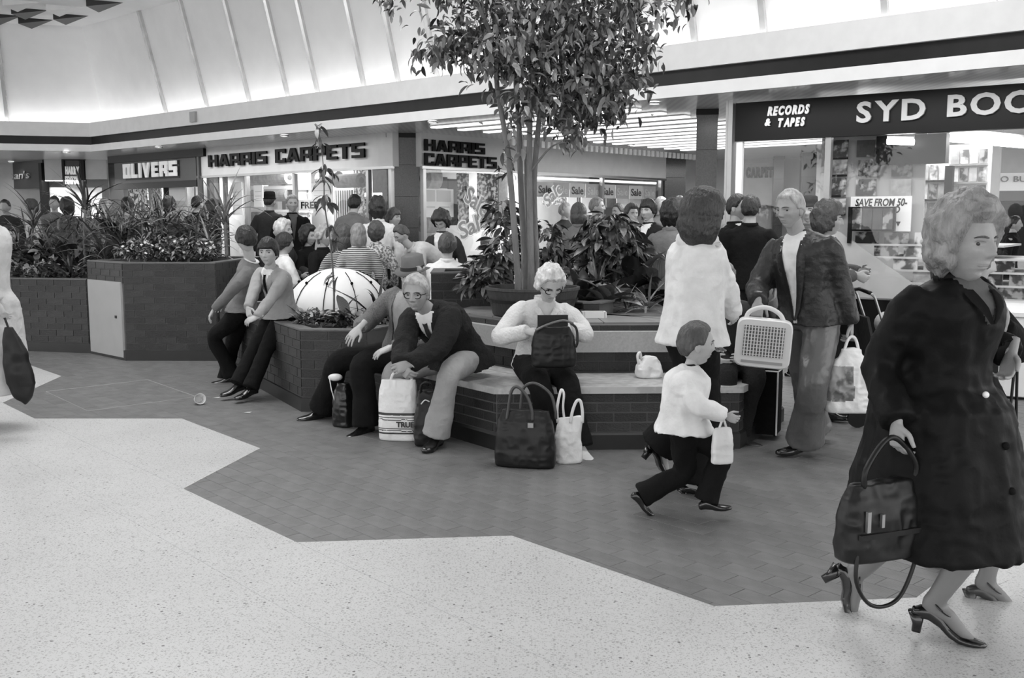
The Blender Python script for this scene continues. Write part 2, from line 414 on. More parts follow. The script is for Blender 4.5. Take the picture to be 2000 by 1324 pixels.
# ---------------------------------------------------------------- polyline helpers
def offset_path(P, d):
    P = [V2(p) for p in P]; out = []
    for i, p in enumerate(P):
        ds = []
        if i > 0: ds.append((p - P[i - 1]).normalized())
        if i < len(P) - 1: ds.append((P[i + 1] - p).normalized())
        ns = [Vector((-q.y, q.x, 0)) for q in ds]
        if len(ns) == 1: out.append(p + ns[0] * d)
        else:
            b = (ns[0] + ns[1]).normalized(); out.append(p + b * (d / max(0.3, b.dot(ns[0]))))
    return out
def extrude_path(mb, P, prof, closed=True):
    """prof: list of (offset, z); sweeps it along the path with mitres"""
    rails = [[Vector((q.x, q.y, z)) for q in offset_path(P, o)] for o, z in prof]
    n = len(P); k = len(prof); vs = [rails[j][i] for i in range(n) for j in range(k)]; fs = []
    for i in range(n - 1):
        for j in range(k if closed else k - 1):
            a, b = i * k + j, i * k + (j + 1) % k; fs.append((a, b, b + k, a + k))
    if closed: fs.append(tuple(range(k))[::-1]); fs.append(tuple(range((n - 1) * k, n * k)))
    return mb.add(vs, fs)
def inset(poly, d):
    n = len(poly); P = [V2(p) for p in poly]
    ar = sum(P[i].x * P[(i + 1) % n].y - P[(i + 1) % n].x * P[i].y for i in range(n))
    if ar < 0: d = -d
    out = []
    for i in range(n):
        a = (P[i] - P[i - 1]).normalized(); b = (P[(i + 1) % n] - P[i]).normalized()
        na, nb = Vector((-a.y, a.x, 0)), Vector((-b.y, b.x, 0)); h = (na + nb).normalized()
        out.append(P[i] + h * (d / max(.3, h.dot(na))))
    return out
def ring(mb, outer, inner, z0, z1):
    n = len(outer); o = [Vector((p.x, p.y, z)) for z in (z0, z1) for p in outer]; i_ = [Vector((p.x, p.y, z)) for z in (z0, z1) for p in inner]
    fs = []
    for k in range(n):
        j = (k + 1) % n
        fs += [(k, j, n + j, n + k), (2 * n + k, 3 * n + k, 3 * n + j, 2 * n + j), (n + k, n + j, 3 * n + j, 3 * n + k), (k, 2 * n + k, 2 * n + j, j)]
    return mb.add(o + i_, fs)
BL, BH = 0.225, 0.075
def box_me(d, m, name='brick'):
    return MB().box((0, 0, 0), d).mesh(name, m)
BRICK_ME = [box_me((BL - .010, .03, BH - .010), m) for m in M_BRICK]
def local(o, parent, M=None):
    """put o (built in world coordinates) under parent"""
    o.parent = parent; M = M or Matrix.Identity(4)
    w = Matrix.Translation(parent.location) @ Matrix.Rotation(parent.rotation_euler.z, 4, 'Z')
    o.matrix_basis = w.inverted() @ M; return o
def bricks(parent, a, b, z0, z1, out=1, skip=None, meshes=None):
    """stretcher bond along a->b; out=+1: the face looks to the right of a->b"""
    a, b = V2(a), V2(b); d = (b - a); Lg = d.length; d.normalize(); nrm = Vector((d.y, -d.x, 0)) * out
    n = max(1, round((z1 - z0) / BH)); h = (z1 - z0) / n
    for k in range(n):
        x = -(BL / 2 if k % 2 else 0.0)
        while x < Lg - .02:
            x0, x1 = max(0, x), min(Lg, x + BL); x += BL
            if x1 - x0 < .03: continue
            c = a + d * ((x0 + x1) / 2); zc = z0 + (k + .5) * h
            if skip and skip((x0 + x1) / 2, zc): continue
            o = new_obj('brick', random.choice(meshes or BRICK_ME))
            M = Matrix.Translation(c + nrm * (-.015 + .004 + random.uniform(-.001, .001)) + Vector((0, 0, zc))) @ Matrix.Rotation(math.atan2(d.y, d.x), 4, 'Z') @ Matrix.Diagonal(((x1 - x0 - .010) / (BL - .010), 1, (h - .010) / (BH - .010), 1))
            local(o, parent, M)
def planter(name, label, poly, z1, faces, soil=None, plinth=True, z0=0.0, skip=None, group=None):
    poly = [V2(p) for p in poly]
    t = thing(name, label, 'planter', (poly[0].x, poly[0].y, z0), 0, group)
    mb = MB(); ring(mb, inset(poly, .004), inset(poly, .11), z0, z1 - .012); local(mb.build('wall_core', M_MORTAR), t)
    mb = MB(); ring(mb, inset(poly, -.002), inset(poly, .115), z1 - .012, z1); local(mb.build('coping', M_COPING), t)
    mb = MB(); mb.prism(inset(poly, .1), z0 + .02, (soil if soil else z1 - .06)); local(mb.build('soil', M_SOIL), t)
    zb = z0
    if plinth:
        mb = MB(); ring(mb, inset(poly, -.016), inset(poly, .02), z0, z0 + .11); local(mb.build('plinth', M_BRICKP), t); zb = z0 + .115
    for i in faces:
        bricks(t, poly[i], poly[(i + 1) % len(poly)], zb, z1 - .014, 1, skip if i == faces[0] else None)
    return t
# ---------------------------------------------------------------- planters (outlines run anticlockwise seen from above)
TA, TB, TC, TD = V2((-4.84, 11.36)), V2((-4.21, 10.77)), V2((-3.2, 10.75)), V2((-3.12, 12.5))
Ldoor = (TB - TA).length
tall = planter('brick_planter', 'tall dark brick planter with a pale access door in its end', [TA, TB, TC, TD, V2((-4.3, 12.7))], 1.07, [0, 1, 2], skip=lambda x, z: .02 < x < Ldoor - .02 and z < .86)
# pale access door in the splayed end of the tall planter
dd = (TB - TA).normalized(); dn = Vector((dd.y, -dd.x, 0))
door = MB().prism([TA + dd * .03 + dn * .022, TB - dd * .03 + dn * .022, TB - dd * .03 - dn * .004, TA + dd * .03 - dn * .004], .03, .855).build('access_door', mat('door_paint', .36, .5, .04)); local(door, tall); door['label'] = 'pale grey access door'
k = TB - dd * .16 + dn * .026
lk = MB().box((k.x, k.y, .47), (.035, .01, .03), rz=math.atan2(dd.y, dd.x)).build('lock', M_DARKM); lk.parent = door
low = planter('brick_planter', 'long low dark brick planter full of foliage, running off behind the pale coat', [V2((-9.6, 12.6)), V2((-5.83, 11.6)), TA + Vector((-.03, .02, 0)), V2((-4.45, 12.6)), V2((-9.4, 13.7))], .855, [1, 0], soil=.8)
P1, P2 = V2((-1.69, 7.9)), V2((-1.15, 7.86))
P0 = V2((-3.05, 10.35))
seatp = planter('brick_planter', 'knee-high brick planter that the two boys sit on', [P0, P1, P2, V2((-.85, 8.5)), V2((-1.2, 9.7)), V2((-2.3, 10.9))], .665, [0, 1], soil=.62)
backp = planter('brick_planter', 'square brick planter end behind the old man with glasses', [V2((-.72, 8.8)), V2((.02, 8.9)), V2((.0, 9.6)), V2((-.75, 9.55))], 1.07, [0], plinth=False)
# ---------------------------------------------------------------- bench
BP = [V2((-1.12, 7.80)), V2((-.12, 6.52)), V2((1.55, 6.57)), V2((2.1, 7.5)), V2((2.0, 9.4))]   # front edge of the seat
bench = thing('brick_bench', 'brick bench with pale timber seat and concrete back around the tree planter', 'bench', (BP[1].x, BP[1].y, 0))
mb = MB(); extrude_path(mb, BP[:4], [(.035, .0), (.035, .385), (.71, .385), (.71, .0)]); local(mb.build('bench_core', M_MORTAR), bench)
mb = MB(); extrude_path(mb, BP[:4], [(.016, 0), (.016, .10), (.03, .115), (.06, .115), (.06, 0)]); local(mb.build('plinth', M_BRICKP), bench)
bo = offset_path(BP, .034)
for a, b in zip(bo, bo[1:4]): bricks(bench, a, b, .117, .385, 1)
for k in range(4):
    for i in range(3):
        o0, o1 = k * .1525 + .0, k * .1525 + .147
        f, r = offset_path(BP, o0), offset_path(BP, o1)
        local(MB().prism([f[i], f[i + 1], r[i + 1], r[i]], .385, .43).build('seat_plank', M_SEAT), bench)
mb = MB(); extrude_path(mb, BP[:4], [(.64, .385), (.64, .775), (.74, .775), (.74, .385)]); local(mb.build('back_wall', M_MORTAR), bench)
bo = offset_path(BP, .637)
for a, b in zip(bo, bo[1:4]):
    bricks(bench, a, b, .435, .585, 1); bricks(bench, a, b, .70, .775, 1)
f, r = offset_path(BP, .575), offset_path(BP, .634)
for i in range(3):
    d = (f[i + 1] - f[i]).normalized() * .02; e = (r[i + 1] - r[i]).normalized() * .02
    local(MB().prism([f[i] + d, f[i + 1] - d, r[i + 1] - e, r[i] + e], .585, .735).build('back_slab', M_SLAB), bench)
# raised tree planter behind the bench
LP = offset_path(BP, .745)
LPK = offset_path(BP, 1.45)
tp = thing('tree_planter', 'broad raised planter with tiled ledge and low kerb behind the bench back', 'planter', (.9, 8.2, 0))
pts = LP[:4] + [V2((1.35, 10.5)), V2((.2, 10.8))]
local(MB().prism(pts, .02, .765).build('planter_core', M_MORTAR), tp)
mb = MB()
for i in range(3):
    f = offset_path(BP, .742); n_ = max(2, int((f[i + 1] - f[i]).length / .3)); g = offset_path(BP, 1.44)
    for j in range(n_):
        q = [f[i].lerp(f[i + 1], (j + .01) / n_), f[i].lerp(f[i + 1], (j + .99) / n_), g[i].lerp(g[i + 1], (j + .99) / n_), g[i].lerp(g[i + 1], (j + .01) / n_)]
        local(MB().prism(q, .765, .785).build('ledge_tile', M_LEDGE), tp)
kp = offset_path(BP, 1.45); kr = offset_path(BP, 1.55)
mb = MB(); extrude_path(mb, BP[:4], [(1.46, .76), (1.46, .86), (1.56, .86), (1.56, .76)]); local(mb.build('kerb_core', M_MORTAR), tp)
for a, b in zip(kp, kp[1:3]): bricks(tp, a, b, .785, .86, 1)
mb = MB(); extrude_path(mb, BP[:4], [(1.445, .86), (1.445, .872), (1.57, .872), (1.57, .86)]); local(mb.build('coping', M_COPING), tp)
local(MB().prism(offset_path(BP, 1.55)[:4] + [V2((1.25, 10.4)), V2((.3, 10.7))], .76, .82).build('soil', M_SOIL), tp)
# white edged light trough lying on the ledge, two runs
for i, (t0, t1) in ((1, (.28, .62)), (0, (.35, .95))):
    c = offset_path(BP, 1.12); a, b = c[i].lerp(c[i + 1], t0), c[i].lerp(c[i + 1], t1); d = (b - a).normalized(); n_ = Vector((-d.y, d.x, 0))
    t = thing('light_trough', ['white-edged trough set on the ledge left of the tree tub', 'white-edged trough set on the ledge right of the tree tub'][i], 'trough', (a.x, a.y, .785))
    for s in (-1, 1): local(MB().prism([a + n_ * (s * .05 - .012), b + n_ * (s * .05 - .012), b + n_ * (s * .05 + .012), a + n_ * (s * .05 + .012)], .785, .83).build('rail', M_WHITE), t)
    local(MB().prism([a - n_ * .038, b - n_ * .038, b + n_ * .038, a + n_ * .038], .785, .80).build('slot', M_BLACK), t)
    for q in (a, b): local(MB().prism([q - d * .01 - n_ * .062, q + d * .01 - n_ * .062, q + d * .01 + n_ * .062, q - d * .01 + n_ * .062], .785, .83).build('end_cap', M_WHITE), t)

# ---------------------------------------------------------------- fascia, coves and ceilings
CN = V2(G(177, 296, 2.8)); DR = (V2(G(1400, 182, 2.8)) - CN).normalized(); DL = V2((-.97, -.25)).normalized()
NR = Vector((-DR.y, DR.x, 0)) * -1   # towards the well
FP = [CN + DL * 9, CN, CN + DR * 21]         # offset +: behind the fascia (left of travel)
def fz(): pass
def trim(name, prof, m, kind='structure'):
    mb = MB(); extrude_path(mb, FP, prof); return tag(mb.build(name, m), kind=kind)
trim('trim_1', [(0, 2.8), (0, 2.926), (.3, 2.926), (.3, 2.8)], M_FASCIAW)
trim('trim_2', [(.035, 2.926), (.035, 3.075), (.3, 3.075), (.3, 2.926)], M_BAND)
trim('trim_3', [(-.02, 3.075), (-.02, 3.335), (.06, 3.335), (.06, 3.12), (.5, 3.12), (.5, 3.075)], M_FASCIA)
# cove lamps lying in the trough behind the fascia
mb = MB()
tr = offset_path(FP, .2)
cove = thing('cove_light', 'row of fluorescent tubes hidden in the trough above the fascia', 'light', (tr[1].x, tr[1].y, 3.12))
for i in range(2):
    a, b = tr[i], tr[i + 1]; n_ = int((b - a).length / 1.25)
    for k in range(n_):
        p, q = a.lerp(b, (k + .04) / n_), a.lerp(b, (k + .96) / n_)
        local(MB().tube([p + Vector((0, 0, 3.2)), q + Vector((0, 0, 3.2))], .02, 6).build('tube', M_TUBE), cove)
SLO = [(.46, 3.12), (.46 - .51, 5.1)]
mb = MB(); extrude_path(mb, FP, SLO + [(.55, 5.1), (.60, 3.12)]); tag(mb.build('ceiling_slope', M_PLASTER), kind='structure')
top = offset_path(FP, -.05)
cl = MB().add([(p.x, p.y, 5.1) for p in top] + [(top[-1].x, -9, 5.1), (top[0].x, -9, 5.1)], [(0, 1, 2, 3, 4)]).build('ceiling', M_PLASTER)
tag(cl, kind='structure')
# glossy ribs on the slopes
def s_of(xp, P, D):   # parameter where the view column xp meets the line P + D s
    q = ray(xp, 230); r = q.x / q.y; return (P.x - r * P.y) / (r * D.y - D.x)
slope = bpy.data.objects['ceiling_slope']
ua = Vector((0, 0, 1.98))
def rib(P, D, s, n_in, lo=.10, hi=1.0):
    b0 = P + D * s - n_in * .46; up = n_in * .51 + Vector((0, 0, 1.98)); o = (n_in * 1.98 - Vector((0, 0, .51))).normalized()
    b0 = b0 + Vector((0, 0, 3.12)); w = D.normalized() * .030
    p0, p1 = b0 + up * lo, b0 + up * hi
    vs = [p0 - w, p0 + w, p1 - w * 1.1, p1 + w * 1.1]; vs += [v + o * .045 for v in vs[:2]] + [v + o * .055 for v in vs[2:]]
    MB().add(vs, [(4, 5, 7, 6), (0, 4, 6, 2), (1, 3, 7, 5), (0, 1, 5, 4), (2, 6, 7, 3)]).build('rib', M_RIB, slope)
for xp in (288, 368, 450, 525, 583, 673, 740, 815, 940, 1318, 1453, 1690): rib(CN, DR, s_of(xp, CN, DR), NR)
for s in (10.6, 11.4, 12.2, 16.0, 17.2): rib(CN, DR, s, NR)
NL = Vector((-DL.y, DL.x, 0))
NL = NL if NL.y < 0 else -NL
rib(CN, DL, s_of(5, CN, DL), NL); rib(CN, DL, 4.2, NL)
# dark wedge louvres on the well ceiling
for (x, y, dk, wh) in ((60, 20, 1, 'upper one of the two at the left'), (72, 39, 1, 'lower one of the two at the left'), (140, 31, 1, 'middle of the group'), (206, 5, 1, 'farthest right of the group'), (10, 31, 1, 'cut by the left edge'), (128, 14, 0, 'between the dark ones'), (45, 4, 0, 'at the top edge')):
    c = G(x, y, 5.1)
    o = MB().add([(-.22, -.25, 0), (.30, .0, 0), (-.22, .25, 0), (-.22, -.25, -.11), (-.22, .25, -.11)], [(0, 1, 2), (0, 3, 1), (2, 1, 4), (3, 4, 1), (0, 2, 4, 3)]).build('ceiling_louvre', M_DARKM if dk else M_WHITE, loc=c)
    tag(o, ('dark' if dk else 'pale') + ' wedge-shaped louvre on the white well ceiling, ' + wh, 'louvre', 'wedge louvres of the well ceiling')
# soffit of the arcade (glossy metal slats), grey box on the fascia
bk = offset_path(FP, 14.0)
sf = MB(); p = offset_path(FP, 0.0)
sf.add([(p[0].x, p[0].y, 2.796), (p[1].x, p[1].y, 2.796), (p[2].x, p[2].y, 2.796), (18, 6, 2.796), (18, 32, 2.796), (-24, 32, 2.796), (-24, 17, 2.796)], [(0, 1, 2, 3, 4, 5, 6)])
sfo = tag(sf.build('ceiling_soffit', M_SOFFIT), kind='structure'); 
q = CN + DR * s_of(382, CN, DR); tag(MB().box((q.x + NR.x * .04, q.y + NR.y * .04, 3.2), (.16, .05, .17), rz=math.atan2(DR.y, DR.x)).build('emergency_lamp', M_GREYP), 'small grey box fixed high on the pale fascia near the corner', 'lamp')
def downlight(x, y, label, r=.07):
    c = G(x, y, 2.785); t = thing('downlight', label, 'light', c, 0, 'round soffit downlights')
    MB().lathe([(r, .008), (r, -.012), (r * .8, -.014), (r * .78, .004)], 20, cap=False).build('trim_ring', M_METAL, t)
    MB().lathe([(r * .8, -.006), (r * .79, -.008)], 20).build('lens', mat('lit_lens', .9, .5, 0, emit=6.0), t)
    lamp('downlight_lamp', 'SPOT', (c.x, c.y, 2.76), 7, .12, spot=2.4)
for (x, y, l) in ((1278, 201, 'round lit downlight in the soffit right of the tree crown'), (845, 238, 'round lit downlight in the soffit above the granite corner column'), (555, 265, 'round lit downlight above the long carpet shop sign'),
    (310, 287, 'round lit downlight above the shoe shop sign'), (22, 316, 'round lit downlight at the dark sign on the far left'), (130, 297, 'round lit downlight near the inner corner of the fascia'), (1232, 282, 'small round lit downlight before the blank shop fascia')):
    downlight(x, y, l)
# ---------------------------------------------------------------- shops round the well
def plane_pt(x, y, P, D):
    d = ray(x, y); n = Vector((-D.y, D.x, 0)); t = (Vector((P.x, P.y, 0)) - Vector((0, 0, 0))).dot(n) / d.dot(n)
    p = d * t; return (Vector((p.x, p.y, 0)) - Vector((P.x, P.y, 0))).dot(D), p.z + CAMH
class Front:
    """a vertical shopfront plane; s runs along it to the right as seen from the well, off = metres behind it"""
    def __init__(s, P, D): s.P = V2(P); s.D = V2(D).normalized(); s.N = Vector((-s.D.y, s.D.x, 0)); s.N = s.N if s.N.y > 0 else -s.N; s.rz = math.atan2(s.D.y, s.D.x)
    def at(s, a, z, off=0): q = s.P + s.D * a + s.N * off; return Vector((q.x, q.y, z))
    def pix(s, x, y, off=0): return plane_pt(x, y, s.P + s.N * off, s.D)
    def panel(s, a0, a1, z0, z1, off=0.0, th=.03, m=None, name='panel', parent=None, mb=None):
        c = s.at((a0 + a1) / 2, (z0 + z1) / 2, off + th / 2); b = mb or MB(); b.box(c, (abs(a1 - a0), th, abs(z1 - z0)), rz=s.rz)
        if mb is None:
            o = b.build(name, m)
            if parent: local(o, parent)
            return o
    def pp(s, x0, y0, x1, y1, off=0.0, th=.03, m=None, name='panel', parent=None):
        """panel from picture corners (upper left, lower right) lying in this plane"""
        a0, z1 = s.pix(x0, y0, off); a1, z0 = s.pix(x1, y1, off); return s.panel(a0, a1, z0, z1, off, th, m, name, parent)
    def word(s, txt, x0, x1, ytop, ybase, m, parent, off=-.02, **k):
        a0, z0 = s.pix(x0, ybase, off); a1, _ = s.pix(x1, ybase, off); _, z1 = s.pix((x0 + x1) / 2, ytop, off); _, zb = s.pix((x0 + x1) / 2, ybase, off)
        h = (z1 - zb); return lettering(txt, s.at(a0, k.pop('z', zb), off), s.D, h / .70, m, parent, width=a1 - a0, **k)
def sign_thing(fr, a, z, label): p = fr.at(a, z); return thing('shop_sign', label, 'sign', p)
def strc(o): return tag(o, kind='structure')
def shop_light(loc, p, s=1.6): lamp('shop_lamp', 'AREA', loc, p, s)
DR = V2((.742, -.671)).normalized()
HC = Front((-1.76, 14.9), DR)               # carpet shop, long front (s = -5.36 .. 0)
DS = Vector((.671, .742, 0)).normalized()
HS = Front((-1.34, 14.95), DS)              # carpet shop, side front (s = 0 .. 6.5)
M_CREAM = mat('shop_wall', .46, .7, .06); M_CARD = mat('white_card', .85, .6, .02)
M_ROLL = [mat('carpet_pale', .42, .95, .2, 14, .4, 80), mat('carpet_mid', .22, .95, .25, 14, .4, 80), mat('carpet_light', .6, .95, .15, 14, .4, 80)]
M_RUG = [pattern_mat('rug_floral', .06, .6, 'noise', 16, .9, thr=.52), pattern_mat('rug_mottle', .10, .38, 'noise', 24, .9), pattern_mat('rug_stripe', .05, .45, 'stripe', 5, .9, 0), mat('rug_dark', .07, .9, .3, 20), mat('rug_grey', .33, .9, .15, 20)]
# granite corner column and its mates
def column(P, D, w, label, z=2.8, d=.42):
    f = Front(P, D); t = thing('granite_column', label, 'column', f.at(w / 2, 0, d / 2))
    n = 6
    for k in range(n):
        z0, z1 = z * k / n, z * (k + 1) / n - .004
        f.panel(0, w, z0, z1, 0, d, M_GRAN, 'granite_block', t)
    f.panel(-.008, w + .008, z - .07, z, -.008, d + .016, M_BLACK, 'cap', t); f.panel(-.006, w + .006, 0, .12, -.006, d + .012, M_BLACK, 'foot', t)
    return t
column((-1.86, 15.0), Vector((.97, .1, 0)), .46, 'polished granite column at the corner of the carpet shop')
q = HS.at(6.5, 0); column((q.x - .02, q.y), Vector((1, .12, 0)), .42, 'granite column at the far end of the blank shop fascia')
column((2.14, 11.75), Vector((1, -.2, 0)), .24, 'slim dark column just left of the record shop')
# --- carpet shop, front
t = sign_thing(HC, -2.7, 2.3, 'long pale carpet shop sign with dark block letters')
HC.panel(-5.42, 0, 2.3, 2.8, 0, .12, M_SIGNG, 'sign_board', t)
HC.panel(-5.42, 0, 2.27, 2.31, -.02, .05, M_METAL, 'lower_trim', t)
block_word('HARRIS', HC, 409, 523, 299, 323, M_LET_D, t)
block_word('CARPETS', HC, 540, 714, 285, 313, M_LET_D, t)
t = sign_thing(HS, 1, 2.3, 'carpet shop sign on the side front with two rows of dark block letters')
HS.panel(0, 2.35, 2.3, 2.8, 0, .12, M_SIGNG, 'sign_board', t); HS.panel(0, 2.35, 2.27, 2.31, -.02, .05, M_METAL, 'lower_trim', t)
block_word('HARRIS', HS, 828, 945, 276, 298, M_LET_D, t)
block_word('CARPETS', HS, 828, 968, 303, 326, M_LET_D, t)
t = sign_thing(HS, 4.4, 2.3, 'blank grey shop fascia between the tree and the far granite column')
HS.panel(2.36, 6.5, 2.3, 2.8, 0, .12, M_SIGNG, 'sign_board', t); HS.panel(2.36, 6.5, 2.27, 2.31, -.02, .05, M_METAL, 'lower_trim', t)
# shells of the shops
for f, a0, a1 in ((HC, -5.4, -1.2), (HS, 1.2, 6.5)):
    strc(f.panel(a0, a1, 0, 2.8, 1.9, .1, M_CREAM, 'wall_shop_back'))
    for k in range(int((a1 - a0) / 1.3)):
        c = f.at(a0 + .7 + 1.3 * k, 2.62, 1.0); tt = thing('shop_light', 'fluorescent tube inside the %s carpet shop window, %s from its left' % ('long' if f is HC else 'side', 'first second third fourth fifth'.split()[k]), 'light', c, f.rz, 'fluorescent tubes in the carpet shop')
        MB().box((0, 0, .05), (1.1, .08, .04)).build('batten', M_WHITE, tt); MB().tube([(-.52, 0, 0), (.52, 0, 0)], .02, 6).build('tube', M_TUBE, tt)
    shop_light(f.at((a0 + a1) / 2, 2.5, 1.05), 80, 1.1)
def window(name, f, a0, a1, z0, z1, posts, label=None):
    t = thing(name, None, None, f.at((a0 + a1) / 2, z0)); t['kind'] = 'structure'
    f.panel(a0, a1, z0, z1, .05, .008, M_GLASS, 'pane', t)
    for p in posts: f.panel(p - .03, p + .03, z0, z1, .02, .07, M_METAL, 'frame_post', t)
    f.panel(a0, a1, z0 - .05, z0, .0, .1, M_METAL, 'frame_sill', t)
    return t
window('window_1', HC, -5.36, -.05, .35, 2.27, [-5.3, -3.9, -2.5, -.62, -.1])
window('window_2', HS, .05, 6.45, .35, 2.27, [.08, 2.35, 2.5, 4.5, 6.4])
for f, a0, a1 in ((HC, -5.36, 0), (HS, 0, 6.5)): strc(f.panel(a0, a1, 0, .30, .0, .15, M_SIGND, 'wall_stall_riser'))
def card(f, x0, y0, x1, y1, off, label, m=None, cat='card', name='price_card', th=.012, group=None):
    a0, z1 = f.pix(x0, y0, off); a1, z0 = f.pix(x1, y1, off)
    t = thing(name, label, cat, f.at((a0 + a1) / 2, z0, off + th / 2), f.rz, group)
    MB().box((0, 0, (z1 - z0) / 2), (a1 - a0, th, z1 - z0)).build('sheet', m or M_CARD, t)
    return t, a0, a1, z0, z1
def card_text(t, w, rows, m=None, shear=0.0, off=.008, th=.012):
    """rows: (text, centre height, letter height, width share)"""
    for s_, zc, h, ws in rows:
        me = text_mesh(s_, h / .7, m or M_LET_D, .002, h * .03, shear, align='CENTER')
        co = np.empty(len(me.vertices) * 3, np.float32); me.vertices.foreach_get('co', co); co = co.reshape(-1, 3)
        k = w * ws / max(1e-6, co[:, 0].max() - co[:, 0].min()); co[:, 0] *= k; v = np.stack([co[:, 0], -co[:, 2] * 1.0 - th / 2 - .003, co[:, 1] + zc - h / 2], 1)
        me.vertices.foreach_set('co', v.astype(np.float32).ravel()); new_obj('lettering', me, t)
def roll(f, a0, a1, z, r, off, m, label):
    t = thing('carpet_roll', label, 'carpet', f.at((a0 + a1) / 2, z - r, off), f.rz, None); L_ = (a1 - a0) / 2
    MB().tube([(-L_, 0, r), (L_, 0, r)], r, 18).build('pile', m, t, smooth=False)
    for s in (-1, 1): MB().tube([(s * L_, 0, r), (s * (L_ + .01), 0, r)], [r * .45, r * .4], 10).build('core_tube', M_SIGND, t)
# goods in the long window: stacked rolls, hung rugs, cards
rk = thing('roll_rack', 'white rack holding carpet rolls in the long carpet shop window', 'rack', HC.at(-3.2, .3, .9))
for x in (488, 570): HC.pp(x, 335, x + 6, 520, .9, .4, M_WHITE, 'upright', rk)
for y in (365, 410, 440): HC.pp(488, y, 576, y + 5, .9, .4, M_WHITE, 'shelf', rk)
for (x0, x1, yc, m, l) in ((488, 566, 350, 0, 'pale carpet roll on the top of the white rack'), (497, 566, 382, 1, 'mid grey carpet roll in the middle of the white rack'), (497, 566, 425, 1, 'dusky carpet roll low on the white rack'), (660, 706, 354, 1, 'short grey carpet roll lying high beside the floral rug'), (625, 662, 350, 1, 'grey carpet roll half hidden by the tall thin plant')):
    a0, z = HC.pix(x0, yc, .95); a1, _ = HC.pix(x1, yc, .95); roll(HC, a0, a1, z, .12, .95, M_ROLL[m], l)
for (x0, y0, x1, y1, m, l) in ((405, 342, 432, 520, 3, 'dark mottled rug hanging at the left end of the carpet shop window'), (434, 342, 448, 520, 3, 'narrow dark rug hanging next to the window post'), (578, 336, 606, 520, 1, 'mottled grey rug hanging in the middle of the long window'), (690, 330, 725, 520, 0, 'pale floral rug draped high near the granite column'), (727, 330, 757, 520, 3, 'black rug hanging at the right end of the long window'), (652, 372, 690, 520, 2, 'striped rug hanging below the short roll'), (476, 344, 494, 560, 4, 'plain grey rug hanging between two white cards')):
    card(HC, x0, y0, x1, y1, 1.2, l, M_RUG[m], 'rug', 'hanging_rug', .03)
for (x0, y0, x1, y1, l) in ((453, 356, 474, 420, 'tall white price card left in the long window'), (495, 362, 514, 404, 'white price card beside the carpet rack'), (607, 358, 650, 406, 'broad white card behind the tall thin plant')):
    t, a0, a1, z0, z1 = card(HC, x0, y0, x1, y1, .5, l); h = z1 - z0
    for k in range(3): MB().box((0, -.009, h * (.3 + .2 * k)), ((a1 - a0) * .7, .004, .012)).build('print_line', M_SIGNG, t)
t, a0, a1, z0, z1 = card(HC, 583, 390, 626, 411, .3, 'white card lettered FREE in the long carpet shop window'); card_text(t, a1 - a0, [('FREE', (z1 - z0) / 2, .11, .78)])
t, a0, a1, z0, z1 = card(HC, 712, 377, 745, 383, .3, 'short glowing card standing in for a strip light reflected by the right window post', mat('reflection_glow', .9, .5, 0, emit=3), 'light', 'glowing_strip')  # emissive card imitates a reflection, no lamp here
# goods in the side windows
for (x0, x1, yc, r, m, l) in ((826, 849, 348, .19, 0, 'pale carpet roll end highest beside the corner column'), (826, 846, 415, .14, 0, 'pale carpet roll under the notice by the corner column'), (826, 846, 438, .14, 1, 'mid carpet roll lowest by the corner column')):
    a0, z = HS.pix(x0, yc, .5); a1, _ = HS.pix(x1, yc, .5); roll(HS, a0, a1, z, r, .5, M_ROLL[m], l)
t, a0, a1, z0, z1 = card(HS, 828, 368, 886, 424, .25, 'large white notice ruled with grey lines by the corner column')
for k, (u0, u1, w0, w1) in enumerate(((.06, .36, .55, .95), (.42, .9, .55, .95), (.06, .36, .33, .38), (.5, .85, .33, .38))):
    MB().box(((a1 - a0) * ((u0 + u1) / 2 - .5), -.009, (z1 - z0) * (w0 + w1) / 2), ((a1 - a0) * (u1 - u0), .004, (z1 - z0) * (w1 - w0))).build('print_block', M_SIGNG, t)
for (x0, y0, x1, y1, m, l) in ((852, 345, 874, 368, 3, 'small dark rug sample over the white notice'), (876, 349, 893, 440, 3, 'dark rug hanging behind the white notice'), (894, 338, 916, 440, 0, 'black and white patterned rug hanging left of the Sale sign'), (934, 338, 972, 440, 0, 'boldly patterned rug hanging right of the Sale sign'), (974, 338, 992, 440, 4, 'plain grey curtain panel left of the tree trunks'),
    (1062, 366, 1108, 400, 1, 'mottled rug on display under the row of Sale cards'), (1126, 369, 1160, 415, 2, 'striped rug on display under the row of Sale cards'), (1185, 369, 1203, 405, 4, 'grey rug square under the row of Sale cards'), (1255, 372, 1272, 430, 1, 'mottled rug strip beside the far column')):
    card(HS, x0, y0, x1, y1, 1.0, l, M_RUG[m], 'rug', 'hanging_rug', .03)
for (x0, y0, x1, y1, l) in ((1108, 370, 1125, 410, 'tall white card under the second Sale card'), (1205, 370, 1228, 412, 'white card left of a twin under the Sale cards'), (1230, 370, 1252, 412, 'white card right of its twin under the Sale cards'), (1275, 372, 1296, 430, 'white card at the far granite column'), (1136, 382, 1180, 420, 'grey framed notice standing in the far window')):
    card(HS, x0, y0, x1, y1, .5, l)
